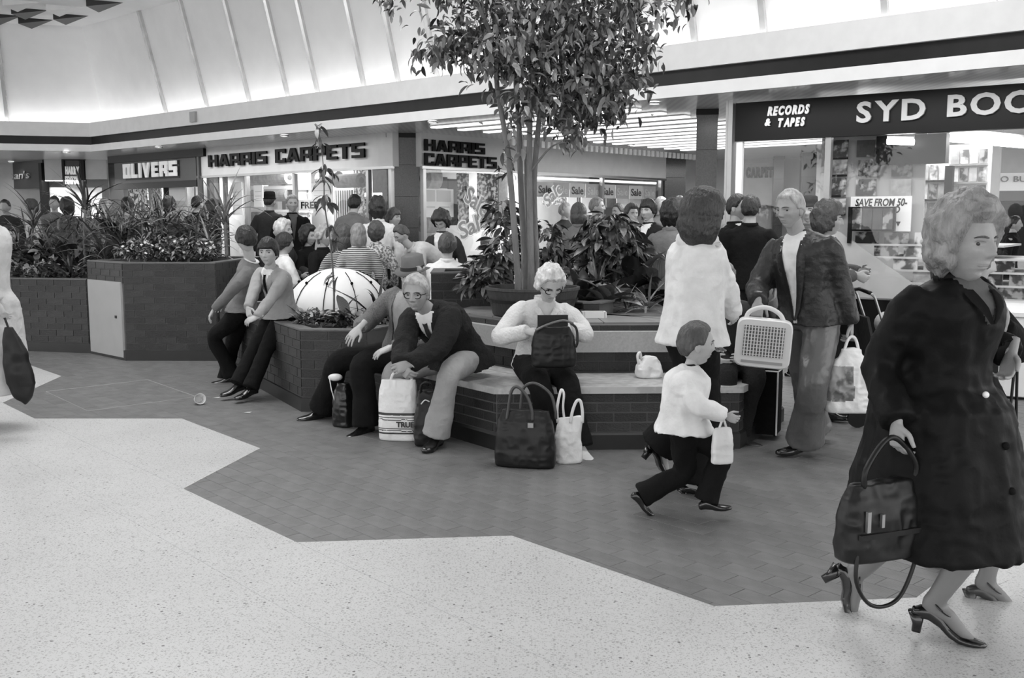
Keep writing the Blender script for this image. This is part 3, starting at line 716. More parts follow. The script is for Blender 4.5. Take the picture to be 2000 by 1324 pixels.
# row of Sale cards under a lit batten
bt = thing('glowing_strip', 'long bright strip light along the top of the far side window', 'light', HS.at(4.4, 2.2, .15)); HS.panel(2.6, 6.4, 2.20, 2.24, .15, .06, M_LIGHT, 'diffuser', bt)
for k in range(8):
    a = 2.75 + k * .45; f0 = HS.at(a + .21, 1.9, .12)
    t = thing('sale_card', 'grey card lettered Sale under the strip light, %s in the row' % 'first second third fourth fifth sixth seventh eighth'.split()[k], 'card', f0, HS.rz, 'row of Sale cards')
    MB().box((0, 0, .13), (.42, .012, .25)).build('sheet', M_GREYP if k % 2 else mat('sale_pale', .5, .6, .03), t)
    card_text(t, .42, [('Sale', .13, .13, .8)], M_SIGND if k % 2 == 0 else M_LET_G)
# the two slanted Sale signs stuck on the glass
def slant(x0, y0, x1, y1, h, label):
    a0, z0 = HS.pix(x0, y0); a1, z1 = HS.pix(x1, y1); ang = math.atan2(z1 - z0, a1 - a0); L_ = math.hypot(a1 - a0, z1 - z0)
    t = thing('sale_sticker', label, 'sign', HS.at(a0, z0, -.0), HS.rz)
    for nm, m, of, ex in (('white_edge', M_CARD, .028, .003), ('lettering', mat('sale_grey', .32, .6, .03), .006, .007)):
        me = text_mesh('Sale', h / .7, m, ex, of, 0); co = np.empty(len(me.vertices) * 3, np.float32); me.vertices.foreach_get('co', co); co = co.reshape(-1, 3)
        k = L_ / co[:, 0].max(); x, y = co[:, 0] * k, co[:, 1]
        v = np.stack([x * math.cos(ang) - y * math.sin(ang), -co[:, 2], x * math.sin(ang) + y * math.cos(ang)], 1)
        me.vertices.foreach_set('co', v.astype(np.float32).ravel()); new_obj(nm, me, t)
slant(905, 390, 945, 425, .26, 'grey Sale lettering slanting down on the side window')
slant(900, 468, 955, 440, .26, 'grey Sale lettering slanting up on the side window, below its twin')
slant(1068, 405, 1100, 372, .2, 'grey Sale lettering slanting up right of the tree trunks')
# --- shoe shop
OL = Front(HC.at(-5.42, 0), DR); OL.P = OL.P
t = thing('storefront', 'dark framed shoe shop front with white block letters on grey', 'shop front', OL.at(-2, 0))
OL.pp(210, 297, 222, 560, -.05, .3, M_SIGND, 'pillar', t); OL.pp(383, 290, 397, 560, -.05, .3, M_SIGND, 'pillar', t)
OL.pp(222, 303, 384, 359, 0, .1, M_SIGND, 'sign_board', t); OL.pp(210, 296, 397, 305, -.06, .14, M_BLACK, 'head_frame', t); OL.pp(222, 359, 384, 364, -.03, .1, M_BLACK, 'transom', t); OL.pp(320, 362, 328, 560, 0, .1, M_BLACK, 'mullion', t)
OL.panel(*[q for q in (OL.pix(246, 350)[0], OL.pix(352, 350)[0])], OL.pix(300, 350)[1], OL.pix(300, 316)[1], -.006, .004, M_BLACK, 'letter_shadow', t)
block_word('OLIVERS', OL, 243, 347, 317, 346, M_LET_W, t, t=.33, h=.24, gap=.24)
strc(OL.panel(-6.2, -.1, 0, 2.8, 1.8, .1, M_CREAM, 'wall_shop_back')); shop_light(OL.at(-2.2, 2.4, 1.0), 60, 1.0)
for (x0, y0, x1, y1, m, l) in ((250, 366, 292, 480, 0, 'mottled shoe display panel left in the shoe shop'), (295, 366, 318, 420, 1, 'draped panel beside the mullion in the shoe shop'), (365, 366, 383, 470, 4, 'grey panel at the right pillar of the shoe shop')): card(OL, x0, y0, x1, y1, .8, l, M_RUG[m], 'drape', 'display_drape', .03)
t, a0, a1, z0, z1 = card(OL, 330, 366, 362, 392, .4, 'white showcard in the right bay of the shoe shop')
# --- shops on the far left
LF = Front(A(210, 425, 21.9), Vector((.97, .12, 0)))
t = thing('storefront', 'narrow pale shopfront with white stacked letters on a dark strip', 'shop front', LF.at(-1, 0))
LF.pp(85, 298, 122, 354, 0, .1, M_SIGNG, 'grey_panel', t); LF.pp(165, 296, 209, 350, 0, .1, M_SIGNG, 'grey_panel', t)
LF.pp(120, 297, 127, 366, -.05, .15, M_BLACK, 'frame_post', t); LF.pp(156, 297, 166, 366, -.05, .15, M_BLACK, 'frame_post', t); LF.pp(126, 311, 157, 366, .0, .08, M_SIGND, 'sign_board', t)
LF.pp(120, 308, 166, 313, -.06, .16, M_BLACK, 'head_frame', t)
LF.word('HARRY', 128, 155, 326, 340, M_LET_W, t, off=-.03, extrude=.02, offset=.01); LF.word('FENTON', 128, 155, 345, 359, M_LET_W, t, off=-.03, extrude=.02, offset=.01)
LF.pp(86, 366, 208, 560, .3, .02, mat('shop_blind', .8, .7, .05), 'white_blind', t)
strc(LF.panel(-5.5, .4, 0, 2.8, 1.4, .1, M_CREAM, 'wall_shop_back')); shop_light(LF.at(-1, 2.35, -.5), 35, 1.2)
L2 = Front(A(85, 425, 22.0), DR)
t = sign_thing(L2, -1, 2.2, 'dark shop sign with dim script lettering at the far left'); L2.pp(-80, 326, 85, 366, 0, .1, M_SIGND, 'sign_board', t); L2.pp(80, 318, 88, 560, -.05, .15, M_BLACK, 'frame_post', t)
L2.word("enstan's", -6, 58, 336, 350, M_LET_G, t, off=-.02, extrude=.01, offset=.0, shear=.15)
strc(L2.panel(-6, 0, 0, 2.25, 1.5, .1, M_CREAM, 'wall_shop_back')); shop_light(L2.at(-1.5, 2.2, .8), 55, 1.0)
t = thing('shop_light', 'bright fluorescent fitting in the far left shop', 'light', L2.at(-1, 2.0, 1)); L2.pp(5, 370, 75, 379, 1.0, .08, M_LIGHT, 'diffuser', t)
# --- ceiling of the side mall: luminous slats
ORD = 'first second third fourth fifth sixth seventh eighth ninth tenth eleventh twelfth thirteenth'.split()
for k in range(13):
    base = HS.at(-.6 + .52 * k, 2.80, -.9); a, b = base, base + DR * 3.4
    t = thing('ceiling_light', 'luminous strip in the side mall ceiling, %s from the well' % ORD[k], 'light', (a.x, a.y, 2.78), 0, 'luminous ceiling strips')
    d = DS * .06
    local(MB().prism([a - d, b - d, b + d, a + d], 2.765, 2.785).build('diffuser', M_LIGHT), t); local(MB().prism([a - d * 1.3, b - d * 1.3, b + d * 1.3, a + d * 1.3], 2.785, 2.798).build('frame', M_WHITE), t)
tb = MB()
for k in range(40): tb.box(HS.at(1.2 + k * .14, 2.70, -.62), (.07, .03, .10), rz=HS.rz)
tag(tb.build('louvre_teeth', M_WHITE), 'toothed white louvre edge along the side mall ceiling', 'louvre', kind='stuff')
# far end of the side mall
FE = Front((3.3, 22.5), Vector((.9, -.43, 0)))
strc(FE.panel(-2, 9, 0, 2.8, 0, .1, M_SIGNG, 'wall_far')); 
t = sign_thing(FE, 0, 2, 'pale distant shop sign with dark letters seen through the record shop glass'); FE.pp(1450, 320, 1520, 400, -.4, .05, M_CREAM, 'sign_board', t); FE.word('CARPETS', 1457, 1516, 328, 345, M_LET_D, t, off=-.45, extrude=.02, offset=.02)
column((5.6, 19.5), Vector((1, -.2, 0)), .42, 'broad granite pier seen through the record shop window'); column((5.35, 20.6), Vector((1, -.2, 0)), .2, 'narrow dark pier left of the broad granite pier')
shop_light((4.4, 17.5, 2.6), 60, 2.0)
# --- record shop
SY = Front((2.37, 10.85), Vector((2.4, -1.72, 0)))
t = sign_thing(SY, 2, 2.4, 'black record shop sign with pale capital letters'); SY.panel(.02, 5.6, 2.36, 2.76, 0, .10, M_BLACK, 'sign_board', t)
SY.word('RECORDS', 1499, 1581, 207, 223, M_LET_W, t, off=-.02, extrude=.01, shear=.25, offset=.006); SY.word('&', 1494, 1505, 232, 245, M_LET_W, t, off=-.02, extrude=.01, shear=.25, offset=.004); SY.word('TAPES', 1520, 1572, 231, 246, M_LET_W, t, off=-.02, extrude=.01, shear=.25, offset=.006)
SY.word('SYD', 1673, 1807, 197, 235, M_LET_G, t, off=-.02, extrude=.015, offset=.008); SY.word('BOO', 1850, 2030, 182, 222, M_LET_G, t, off=-.02, extrude=.015, offset=.008, z=None) if False else SY.word('BOO', 1850, 2022, 182, 222, M_LET_G, t, off=-.02, extrude=.015, offset=.008)
t = thing('corner_mullion', 'tall metal corner frame at the left edge of the record shop', 'frame', SY.at(0, 0)); SY.panel(-.05, .0, 0, 2.8, -.03, .12, M_METAL, 'post', t); SY.panel(-.09, -.065, 0, 2.8, .0, .1, M_METAL, 'post', t); SY.panel(.03, .10, .3, 2.36, .02, .05, M_WHITE, 'white_upright', t)
window('window_3', SY, .0, 2.9, .35, 2.36, [1.02])
strc(SY.panel(.2, 2.0, 0, 2.8, 3.6, .1, M_CREAM, 'wall_shop_back')); shop_light(SY.at(1.8, 2.5, 1.6), 25, 1.6); shop_light(SY.at(4.2, 2.6, 3.5), 30, 2.0)
LPM = [pattern_mat('sleeve_a', .02, .5, 'noise', 9, .3, thr=.55), pattern_mat('sleeve_b', .04, .3, 'noise', 12, .3), pattern_mat('sleeve_c', .10, .6, 'noise', 7, .3, thr=.5), mat('sleeve_d', .35, .3, .3, 14), mat('sleeve_e', .06, .3, .4, 12)]
boardm = mat('display_board', .40, .6, .03)
t = thing('display_board', 'pale display board full of record sleeves in the record shop window', 'board', SY.at(1.3, 0, .6)); SY.pp(1606, 268, 1800, 480, .62, .03, boardm, 'board', t)
nlp = 0
for (x0, y0, x1, y1, m) in ((1622, 274, 1656, 306, 0), (1620, 313, 1654, 340, 2), (1618, 348, 1652, 380, 0), (1617, 388, 1651, 416, 2), (1674, 274, 1708, 306, 4), (1677, 313, 1714, 345, 1), (1672, 350, 1710, 382, 0), (1742, 314, 1781, 345, 1), (1740, 350, 1779, 383, 3)):
    t, a0, a1, z0, z1 = card(SY, x0, y0, x1, y1, .585, 'record sleeve on the display board, %s' % ['top of the left column', 'second down in the left column', 'third down in the left column', 'bottom of the left column', 'top of the middle column, dark', 'middle column with two dark shapes', 'middle column just over the lettered card', 'right column, upper and dark', 'right column, lower and plain grey'][nlp], LPM[m], 'record', 'record_sleeve', .01); nlp += 1
    if nlp <= 4: MB().box((0, -.012, -.015), (a1 - a0, .03, .018)).build('black_ledge', M_BLACK, t)
t, a0, a1, z0, z1 = card(SY, 1662, 384, 1778, 452, .50, 'white sale card lettered SAVE FROM 50 in the record shop'); w = a1 - a0
card_text(t, w, [('SAVE FROM 50-', (z1 - z0) * .83, .075, .85)], M_LET_D, .2)
card_text(t, w, [('TO        O', (z1 - z0) * .62, .07, .62)], M_LET_D, .2)
MB().add([(w * .26, -.01, .10), (w * .34, -.01, .10), (w * .30, -.01, .05)], [(0, 1, 2)]).build('arrow', M_LET_D, t)
t = thing('tape_rack', 'dark tape rack on a black post in front of the lettered card', 'rack', SY.at(1.35, .8, .3))
SY.pp(1658, 404, 1746, 452, .40, .06, M_BLACK, 'case', t); SY.pp(1657, 404, 1661, 475, .36, .04, M_BLACK, 'post', t)
for k in range(4): SY.pp(1665 + k * 20, 407, 1682 + k * 20, 448, .37, .03, LPM[(1, 4, 4, 1)[k]], 'tape_row', t)
# stepped record browser seen end-on, with its sloping side panel
br = thing('record_browser', 'stepped record browser with a pale sloping side panel', 'browser', SY.at(1.4, 0, 1.2))
b0, b1 = SY.at(.95, 0, .25), SY.at(.95, 0, 1.9)
pa, pb = SY.at(.92, 1.42, .45), SY.at(1.92, .72, .45)
sd = [SY.at(.8, .72, .40), SY.at(2.05, .72, .40), SY.at(1.05, 1.40, .40), SY.at(.95, 1.42, .40)]
mb = MB(); vs = sd + [v + SY.N * .04 for v in sd]; mb.add(vs, [(0, 1, 2, 3), (4, 7, 6, 5), (0, 4, 5, 1), (1, 5, 6, 2), (2, 6, 7, 3), (3, 7, 4, 0)]); local(mb.build('side_panel', M_SIGNG), br)
SY.panel(.75, 2.1, 0, .70, .44, 1.2, M_BLACK, 'base', br)
for k in range(5):
    z = 1.38 - k * .13; a = 1.12 + k * .2
    SY.panel(a, a + 1.5, z - .12, z - .10, .5 + .0, 1.0, M_SIGNG, 'step', br)
    for j in range(4): SY.panel(a + .06 + j * .3, a + .30 + j * .3, z - .10, z + .02, .52, .03, LPM[(j + k) % 5], 'record_row', br)
# wall of sleeves further in, black beam, tubes
for (x0, y0, x1, y1, l, cols) in ((1798, 318, 1846, 428, 'rack of record sleeves left of the black upright', 3), (1858, 288, 1925, 392, 'tall rack of record sleeves right of the black upright', 4)):
    off = 2.2; a0, z1 = SY.pix(x0, y0, off); a1, z0 = SY.pix(x1, y1, off); t = thing('record_rack', l, 'rack', SY.at((a0 + a1) / 2, z0, off)); SY.panel(a0 - .03, a1 + .03, z0 - .03, z1 + .03, off + .04, .03, M_WHITE, 'back_board', t)
    h = (z1 - z0) / 3
    for r in range(3):
        SY.panel(a0, a1, z0 + r * h - .01, z0 + r * h + .01, off - .05, .09, M_BLACK if x0 < 1850 else M_METAL, 'ledge', t)
        for c in range(cols): w = (a1 - a0) / cols; SY.panel(a0 + c * w + .008, a0 + (c + 1) * w - .008, z0 + r * h + .015, z0 + (r + 1) * h - .03, off, .02, [LPM[3], LPM[2], mat('sleeve_pale', .6, .4, .3, 12), LPM[1]][(r * 2 + c) % 4], 'record_sleeve', t)
t = thing('beam', 'black ceiling beam inside the record shop', 'beam', SY.at(1.9, 2.1, .4)); SY.pp(1712, 266, 1846, 318, .38, .15, M_BLACK, 'casing', t); SY.pp(1846, 324, 1857, 400, 2.0, .1, M_BLACK, 'upright', t)
for (x0, x1, y, off, l) in ((1733, 1785, 276, .22, 'short fluorescent tube in front of the black beam'), ):
    a0, z = SY.pix(x0, y, off); a1, _ = SY.pix(x1, y + 6, off); t = thing('tube_light', l, 'light', SY.at(a0, z, off)); local(MB().tube([SY.at(a0, z, off), SY.at(a1, z - .02, off)], .03, 8).build('tube', M_TUBE), t); local(MB().tube([SY.at(a0, z + .05, off), SY.at(a1, z + .03, off)], .025, 4).build('batten', M_WHITE), t)
p, q = A(1850, 270, 10.2), A(2060, 300, 11.6); q.z = p.z
t = thing('tube_light', 'long fluorescent tube across the record shop ceiling', 'light', p); local(MB().tube([p, q], .035, 8).build('tube', M_TUBE), t); local(MB().tube([p + Vector((0, 0, .07)), q + Vector((0, 0, .07))], .04, 4).build('batten', M_WHITE), t)
# opposite shop beyond the open right side
OB = Front((8.2, 18.5), Vector((1, -.25, 0)))
strc(OB.panel(-2.5, 6, 0, 2.8, .1, .1, M_CREAM, 'wall_opposite'))
t = sign_thing(OB, 1, 1.6, 'white shop sign with dark letters beyond the record shop'); OB.pp(1944, 338, 2060, 372, -.1, .06, M_CARD, 'sign_board', t); OB.word('O BU', 1954, 2004, 344, 355, M_SIGND, t, off=-.13, extrude=.01); OB.pp(1944, 372, 2060, 392, -.08, .06, M_SIGND, 'lower_band', t)
OB.pp(1940, 392, 2060, 500, .0, .08, M_BLACK, 'dark_shopfront', t)
column((6.2, 13.2), Vector((1, -.2, 0)), .12, 'thin dark post between the sleeve rack and the opposite sign')
shop_light((8.5, 15.5, 2.7), 60, 2.0)
# white drum planter at the right edge
dc = A(2010, 425, 8.95); t = thing('drum_table', 'big white drum stand at the right edge behind the dark coat', 'stand', (dc.x, dc.y, 0))
MB().lathe([(.60, .02), (.62, .03), (.62, .70), (.60, .71)], 48).build('drum', M_WHITE, t, smooth=False); MB().lathe([(.56, 0), (.56, .03)], 40).build('plinth', M_BLACK, t); MB().lathe([(.60, .71), (.64, .715), (.64, .75), (.60, .76)], 48).build('rim', M_WHITE, t)
strc(MB().box((0, 31, 1.4), (60, .2, 2.8)).build('wall_back', M_SIGNG))
# ---------------------------------------------------------------- people
def _h(i, j, k, s):
    n = (i * 73856093) ^ (j * 19349663) ^ (k * 83492791) ^ (s * 2654435761 & 0xffffffff)
    n = (n ^ (n >> 13)) * 1274126177; n = n ^ (n >> 16)
    return (n & 0xffff) / 32767.5 - 1
def vnoise(P, f, seed=1):
    Q = np.asarray(P, float) * f + 1000; I = np.floor(Q).astype(np.int64); T = Q - I; T = T * T * (3 - 2 * T); out = 0
    for a in (0, 1):
        for b in (0, 1):
            for c in (0, 1):
                w = (T[:, 0] if a else 1 - T[:, 0]) * (T[:, 1] if b else 1 - T[:, 1]) * (T[:, 2] if c else 1 - T[:, 2])
                out = out + w * _h(I[:, 0] + a, I[:, 1] + b, I[:, 2] + c, seed)
    return out
def normals_np(co, fs):
    n = np.zeros_like(co)
    by = {}
    for f in fs: by.setdefault(len(f), []).append(f)
    for k, L in by.items():
        F = np.array(L); a = co[F[:, 1]] - co[F[:, 0]]; b = co[F[:, 2]] - co[F[:, 0]]; c = np.cross(a, b)
        if k == 4: c = c + np.cross(co[F[:, 2]] - co[F[:, 0]], co[F[:, 3]] - co[F[:, 0]])
        for j in range(k): np.add.at(n, F[:, j], c)
    l = np.linalg.norm(n, axis=1, keepdims=True); return n / np.maximum(l, 1e-9)
def nv(v): v = np.asarray(v, float); return v / max(1e-9, np.linalg.norm(v))
def ik(a, b, l1, l2, hint):
    a, b = np.array(a, float), np.array(b, float); d = b - a; L = np.linalg.norm(d); m = (l1 + l2) * .999
    if L > m: b = a + d / L * m; d = b - a; L = m
    u = d / max(L, 1e-6); L = max(L, abs(l1 - l2) + .01); x = (l1 * l1 - l2 * l2 + L * L) / (2 * L); h = math.sqrt(max(0, l1 * l1 - x * x))
    p = np.array(hint, float); p = p - u * p.dot(u); return a + u * x + nv(p) * h, b
def rings_geo(rings, cap=True):
    """rings: list of (n,3) arrays"""
    n = len(rings[0]); vs = np.concatenate(rings); fs = []
    for i in range(len(rings) - 1):
        for k in range(n):
            j = (k + 1) % n; fs.append((i * n + k, i * n + j, (i + 1) * n + j, (i + 1) * n + k))
    if cap: fs.append(tuple(range(n))[::-1]); m = (len(rings) - 1) * n; fs.append(tuple(range(m, m + n)))
    return vs, fs
class Lofts:
    def __init__(s): s.v = []; s.f = []; s.n = 0
    def add(s, g):
        v, f = g; s.v.append(np.asarray([tuple(q) for q in v], float)); s.f += [tuple(i + s.n for i in q) for q in f]; s.n += len(v); return s
    def limb(s, pts, rad, n=12, k=5, flat=1.0, up=None):
        P = catmull(pts, k); m = len(pts); R = np.interp(np.linspace(0, m - 1, len(P)), range(m), rad); return s.add(tube_geo([Vector(p) for p in P], list(R), n, flat, up))
    def arr(s): return np.concatenate(s.v), s.f
def shade(co, fs, name, m, parent, smooth=True, mats=None, fmat=None):
    me = bpy.data.meshes.new(name); co = np.asarray(co, np.float32)
    me.vertices.add(len(co)); me.vertices.foreach_set('co', co.ravel())
    ln = np.array([len(f) for f in fs], np.int32); st = np.concatenate([[0], np.cumsum(ln)[:-1]]).astype(np.int32)
    me.loops.add(int(ln.sum())); me.loops.foreach_set('vertex_index', np.array([i for f in fs for i in f], np.int32))
    me.polygons.add(len(fs)); me.polygons.foreach_set('loop_start', st)
    for q in (mats or [m]): me.materials.append(q)
    if fmat is not None: me.polygons.foreach_set('material_index', fmat)
    if smooth: me.polygons.foreach_set('use_smooth', [True] * len(fs))
    me.update(calc_edges=True); me.validate()
    o = new_obj(name, me)
    if parent is not None: local(o, parent)
    return o
SKIN = mat('skin', .40, .5, .06, 30, .08, 150); SKIN_D = mat('skin_deep', .30, .5, .06, 30, .08, 150); M_LIP = mat('lip', .20, .5, .05); M_EYE = mat('eye_white', .32, .3, 0); M_IRIS = mat('iris', .015, .2, 0); M_HOSE = mat('stocking', .17, .45, .05)
def cloth(name, v, **k): d = dict(rough=.85, var=.12, nscale=8, bump=.35, bscale=28); d.update(k); return mat(name, v, **d)
HAIR = {n: mat('hair_' + n, v, .45, .35, 30, .7, 70, stretch=(1, 1, .35)) for n, v in (('black', .008), ('dark', .02), ('brown', .06), ('fair', .22), ('grey', .34), ('white', .58))}
M_SHOE = mat('shoe_leather', .008, .16, .1, coat=.3); M_SHOEB = mat('shoe_brown', .04, .3, .1)
def head_xyz(phi, e, face=True, child=0.0, fem=0.0):
    """head surface in head space: x to the person's right, y forward, z up; 0.235 m tall"""
    x = np.sin(phi) * np.cos(e) * .077; y = np.cos(phi) * np.cos(e) * np.where(np.cos(phi) > 0, .094, .102); z = np.sin(e) * .1175
    lo = np.clip((-z - .015) / .1, 0, 1); up = np.clip(z / .1175, 0, 1)
    x = x * (1 - (.36 + .05 * fem) * lo ** 1.4) * (1 + .04 * up * (1 - up) * 4); y = np.where(y < 0, y * (1 - .5 * lo ** 1.2), y * (1 - .06 * lo))
    if face:
        fr = np.clip(np.cos(phi) * 1.6, 0, 1); g = lambda cx, cz, wx, wz: np.exp(-((x - cx) / wx) ** 2 - ((z - cz) / wz) ** 2)
        k = 1 - .4 * child
        d = .005 * k * (g(.03, .020, .03, .010) + g(-.03, .020, .03, .010)) * (1 - .5 * fem) - .012 * (g(.031, .001, .017, .011) + g(-.031, .001, .017, .011))
        d += (.010 * g(0, .002, .008, .014) + .015 * g(0, -.016, .0095, .014) + .021 * g(0, -.031, .0125, .009)) * k + .007 * (g(.012, -.035, .006, .006) + g(-.012, -.035, .006, .006)) * k
        d += .007 * g(0, -.0590, .021, .0055) + .008 * g(0, -.0705, .019, .0065) - .007 * g(0, -.0645, .022, .0026) - .004 * g(0, -.083, .02, .007) + .011 * g(0, -.101, .022, .015) + .006 * (g(.045, -.02, .018, .018) + g(-.045, -.02, .018, .018)) + .004 * child * (g(.04, -.05, .02, .02) + g(-.04, -.05, .02, .02))
        d -= .006 * (1 - child) * (g(.044, -.058, .012, .02) + g(-.044, -.058, .012, .02))
        y = y + d * fr
    return np.stack([x, y, z], -1)
def sphere_grid(nu, nv_):
    ph = np.linspace(-PI, PI, nu, endpoint=False); e = np.linspace(-PI / 2, PI / 2, nv_ + 1)[1:-1]
    E, Ph = np.meshgrid(e, ph, indexing='ij'); fs = []; m = len(e)
    for i in range(m - 1):
        for k in range(nu): j = (k + 1) % nu; fs.append((i * nu + k, (i + 1) * nu + k, (i + 1) * nu + j, i * nu + j))
    a, b = m * nu, m * nu + 1
    for k in range(nu): j = (k + 1) % nu; fs.append((a, k, j)); fs.append((b, (m - 1) * nu + j, (m - 1) * nu + k))
    return np.concatenate([Ph.ravel(), [0, 0]]), np.concatenate([E.ravel(), [-PI / 2, PI / 2]]), fs
HSTY = dict(short=(.013, .072, .002, -.062, .004, 1), crop=(.009, .078, .02, -.05, .003, 1), bowl=(.020, .034, -.030, -.07, .004, 1), bob=(.030, .045, -.135, -.15, .004, 1.3), curly=(.030, .070, -.03, -.075, .011, 1),
    wavy=(.042, .066, -.060, -.095, .013, 1.05), long=(.024, .06, -.16, -.20, .004, 1.75), bald=(.007, .115, -.005, -.06, .002, 1), bushy=(.045, .055, -.06, -.10, .014, 1.1), side=(.018, .070, -.012, -.068, .005, 1))
def hair_geo(style, nu, nv_, seed):
    th, zf, zs, zb, nz, ext = HSTY[style]; ph, e, fs = sphere_grid(nu, nv_)
    P = head_xyz(ph, e, False); c = np.cos(ph)
    hl = np.where(c > 0, zs + (zf - zs) * np.clip((c - .30) / .45, 0, 1) ** .7, zb + (zs - zb) * np.clip((c + .75) / .75, 0, 1))
    z = P[:, 2]; m = np.clip((z - hl) / .016 + .5, 0, 1); m = m * m * (3 - 2 * m)
    L = np.linalg.norm(P, axis=1, keepdims=True); n = P / L
    nn = vnoise(P, 38, seed) * nz + vnoise(P, 85, seed + 3) * nz * .5
    r = (-.010) * (1 - m) + m * (th * (.75 + .45 * np.clip(z / .1, 0, 1)) + nn)
    if style == 'bob': P = P.copy(); lo = np.clip(-z / .1175, 0, 1); w = (c < .45); P[:, 0] = np.where(w, P[:, 0] * (1 + .75 * lo), P[:, 0]); P[:, 1] = np.where(w & (c < 0), P[:, 1] * (1 + .6 * lo), P[:, 1])
    if style == 'long': P = P.copy(); lo = np.clip(-z / .1175, 0, 1); w = (c < .3); P[:, 0] = np.where(w, P[:, 0] * (1 + .6 * lo), P[:, 0]); P[:, 1] = np.where(w & (c < 0), P[:, 1] * (1 + .9 * lo), P[:, 1])
    Q = P + n * r[:, None]
    if ext > 1: Q[:, 2] = np.where((Q[:, 2] < 0) & (c < .45), Q[:, 2] * ext, Q[:, 2])
    return Q, fs
def hand_geo(w, d, pn, s=1.0, curl=.5, spread=.12, side=1, thumb=.6, vox=.0042):
    """w wrist, d pointing direction, pn palm normal (palm faces pn), side +1 right hand / -1 left; returns lofts list"""
    w = np.array(w, float); d = nv(d); pn = np.array(pn, float); pn = nv(pn - d * pn.dot(d)); t = nv(np.cross(d, pn)) * side   # t: towards the thumb
    L = Lofts(); S = s
    P = [w - d * .07 * S, w, w + d * .025 * S, w + d * .06 * S, w + d * .092 * S]
    L.add(tube_geo([Vector(p) for p in P], [(.024 * S, .020 * S), (.026 * S, .019 * S), (.036 * S, .018 * S), (.042 * S, .016 * S), (.038 * S, .012 * S)], 12, 1, Vector(t)))
    def rot(v, ax, a): return v * math.cos(a) + np.cross(ax, v) * math.sin(a) + ax * ax.dot(v) * (1 - math.cos(a))
    for i, (o, ln, r) in enumerate(((.030, .074, .0088), (.010, .082, .0090), (-.011, .076, .0086), (-.030, .060, .0076))):
        b = w + d * (.084 - .003 * abs(i - 1.3)) * S + t * o * S; a = spread * (1 - i * .75); dd = rot(d, pn, 0) + t * a; dd = nv(dd); ax = nv(np.cross(dd, pn))
        pts = [b - dd * .02 * S, b]; c = curl * (1 + .12 * i); cur = dd
        for q, fr in enumerate((.42, .33, .25)):
            cur = rot(cur, ax, -c * (.75, .9, .6)[q] if False else c * (.75, .9, .6)[q]); pts.append(pts[-1] + cur * ln * fr * S)
        L.limb(pts, [r * S, r * S, r * .96 * S, r * .9 * S, r * .72 * S], 8, 3)
    b = w + d * .022 * S + t * .028 * S; td = nv(d * .62 + t * .75 + pn * .25 * (1 + thumb)); t2 = nv(d * .85 + t * (.45 - .4 * thumb) + pn * .5 * thumb)
    L.limb([b - td * .015 * S, b, b + td * .034 * S, b + td * .034 * S + t2 * .03 * S, b + td * .034 * S + t2 * .052 * S], [.013 * S, .0135 * S, .0115 * S, .010 * S, .008 * S], 8, 3)
    v, f = L.arr(); return bake(v, f, vox * S, 2)
def shoe_geo(an, toe, up_, s=1.0, heel=.02, kind='man', lift=None):
    """an ankle joint, toe horizontal-ish direction; ground is at an - up*(.075*s+heel)"""
    an = np.array(an, float); d = nv(toe); u = np.array(up_, float); u = nv(u - d * u.dot(d)); r = np.cross(d, u); rings = []
    W = 1.0 if kind == 'man' else .84; H0 = .075 * s + heel
    prof = [(-.072, .012, .030, .02), (-.066, .027, .050, .0), (-.045, .034, .074, .0), (-.01, .036, .088, .0), (.03, .037, .082, .0), (.065, .040, .066, .0), (.105, .046, .050, .0), (.145, .046, .042, .0), (.175, .037, .034, .002), (.193, .022, .026, .004), (.200, .006, .014, .008)]
    if kind == 'court': prof = [(y, w * .95, (h * .62 if y > .03 else h * .62), z) for y, w, h, z in prof]
    for y, w, h, z0 in prof:
        t = np.clip((y + .01) / .11, 0, 1); g = heel * (1 - t * t * (3 - 2 * t)); ring = []
        for k in range(14):
            a = 2 * PI * k / 14; x = w * W * np.cos(a) * s; z = max(np.sin(a) * h * .5 + h * .5, .0) * s
            if np.sin(a) < -.3: z = 0.0
            ring.append(an + d * y * s + r * x + u * (z + z0 * s + g - H0))
        rings.append(np.array(ring))
    return rings_geo(rings)
class Person: pass
def ellipse_ring(c, u, v, n=26, p=2.25):
    a = np.arange(n) * 2 * PI / n; ca, sa = np.cos(a), np.sin(a)
    return c + np.outer(np.sign(ca) * np.abs(ca) ** (2 / p), u) + np.outer(np.sign(sa) * np.abs(sa) ** (2 / p), v)
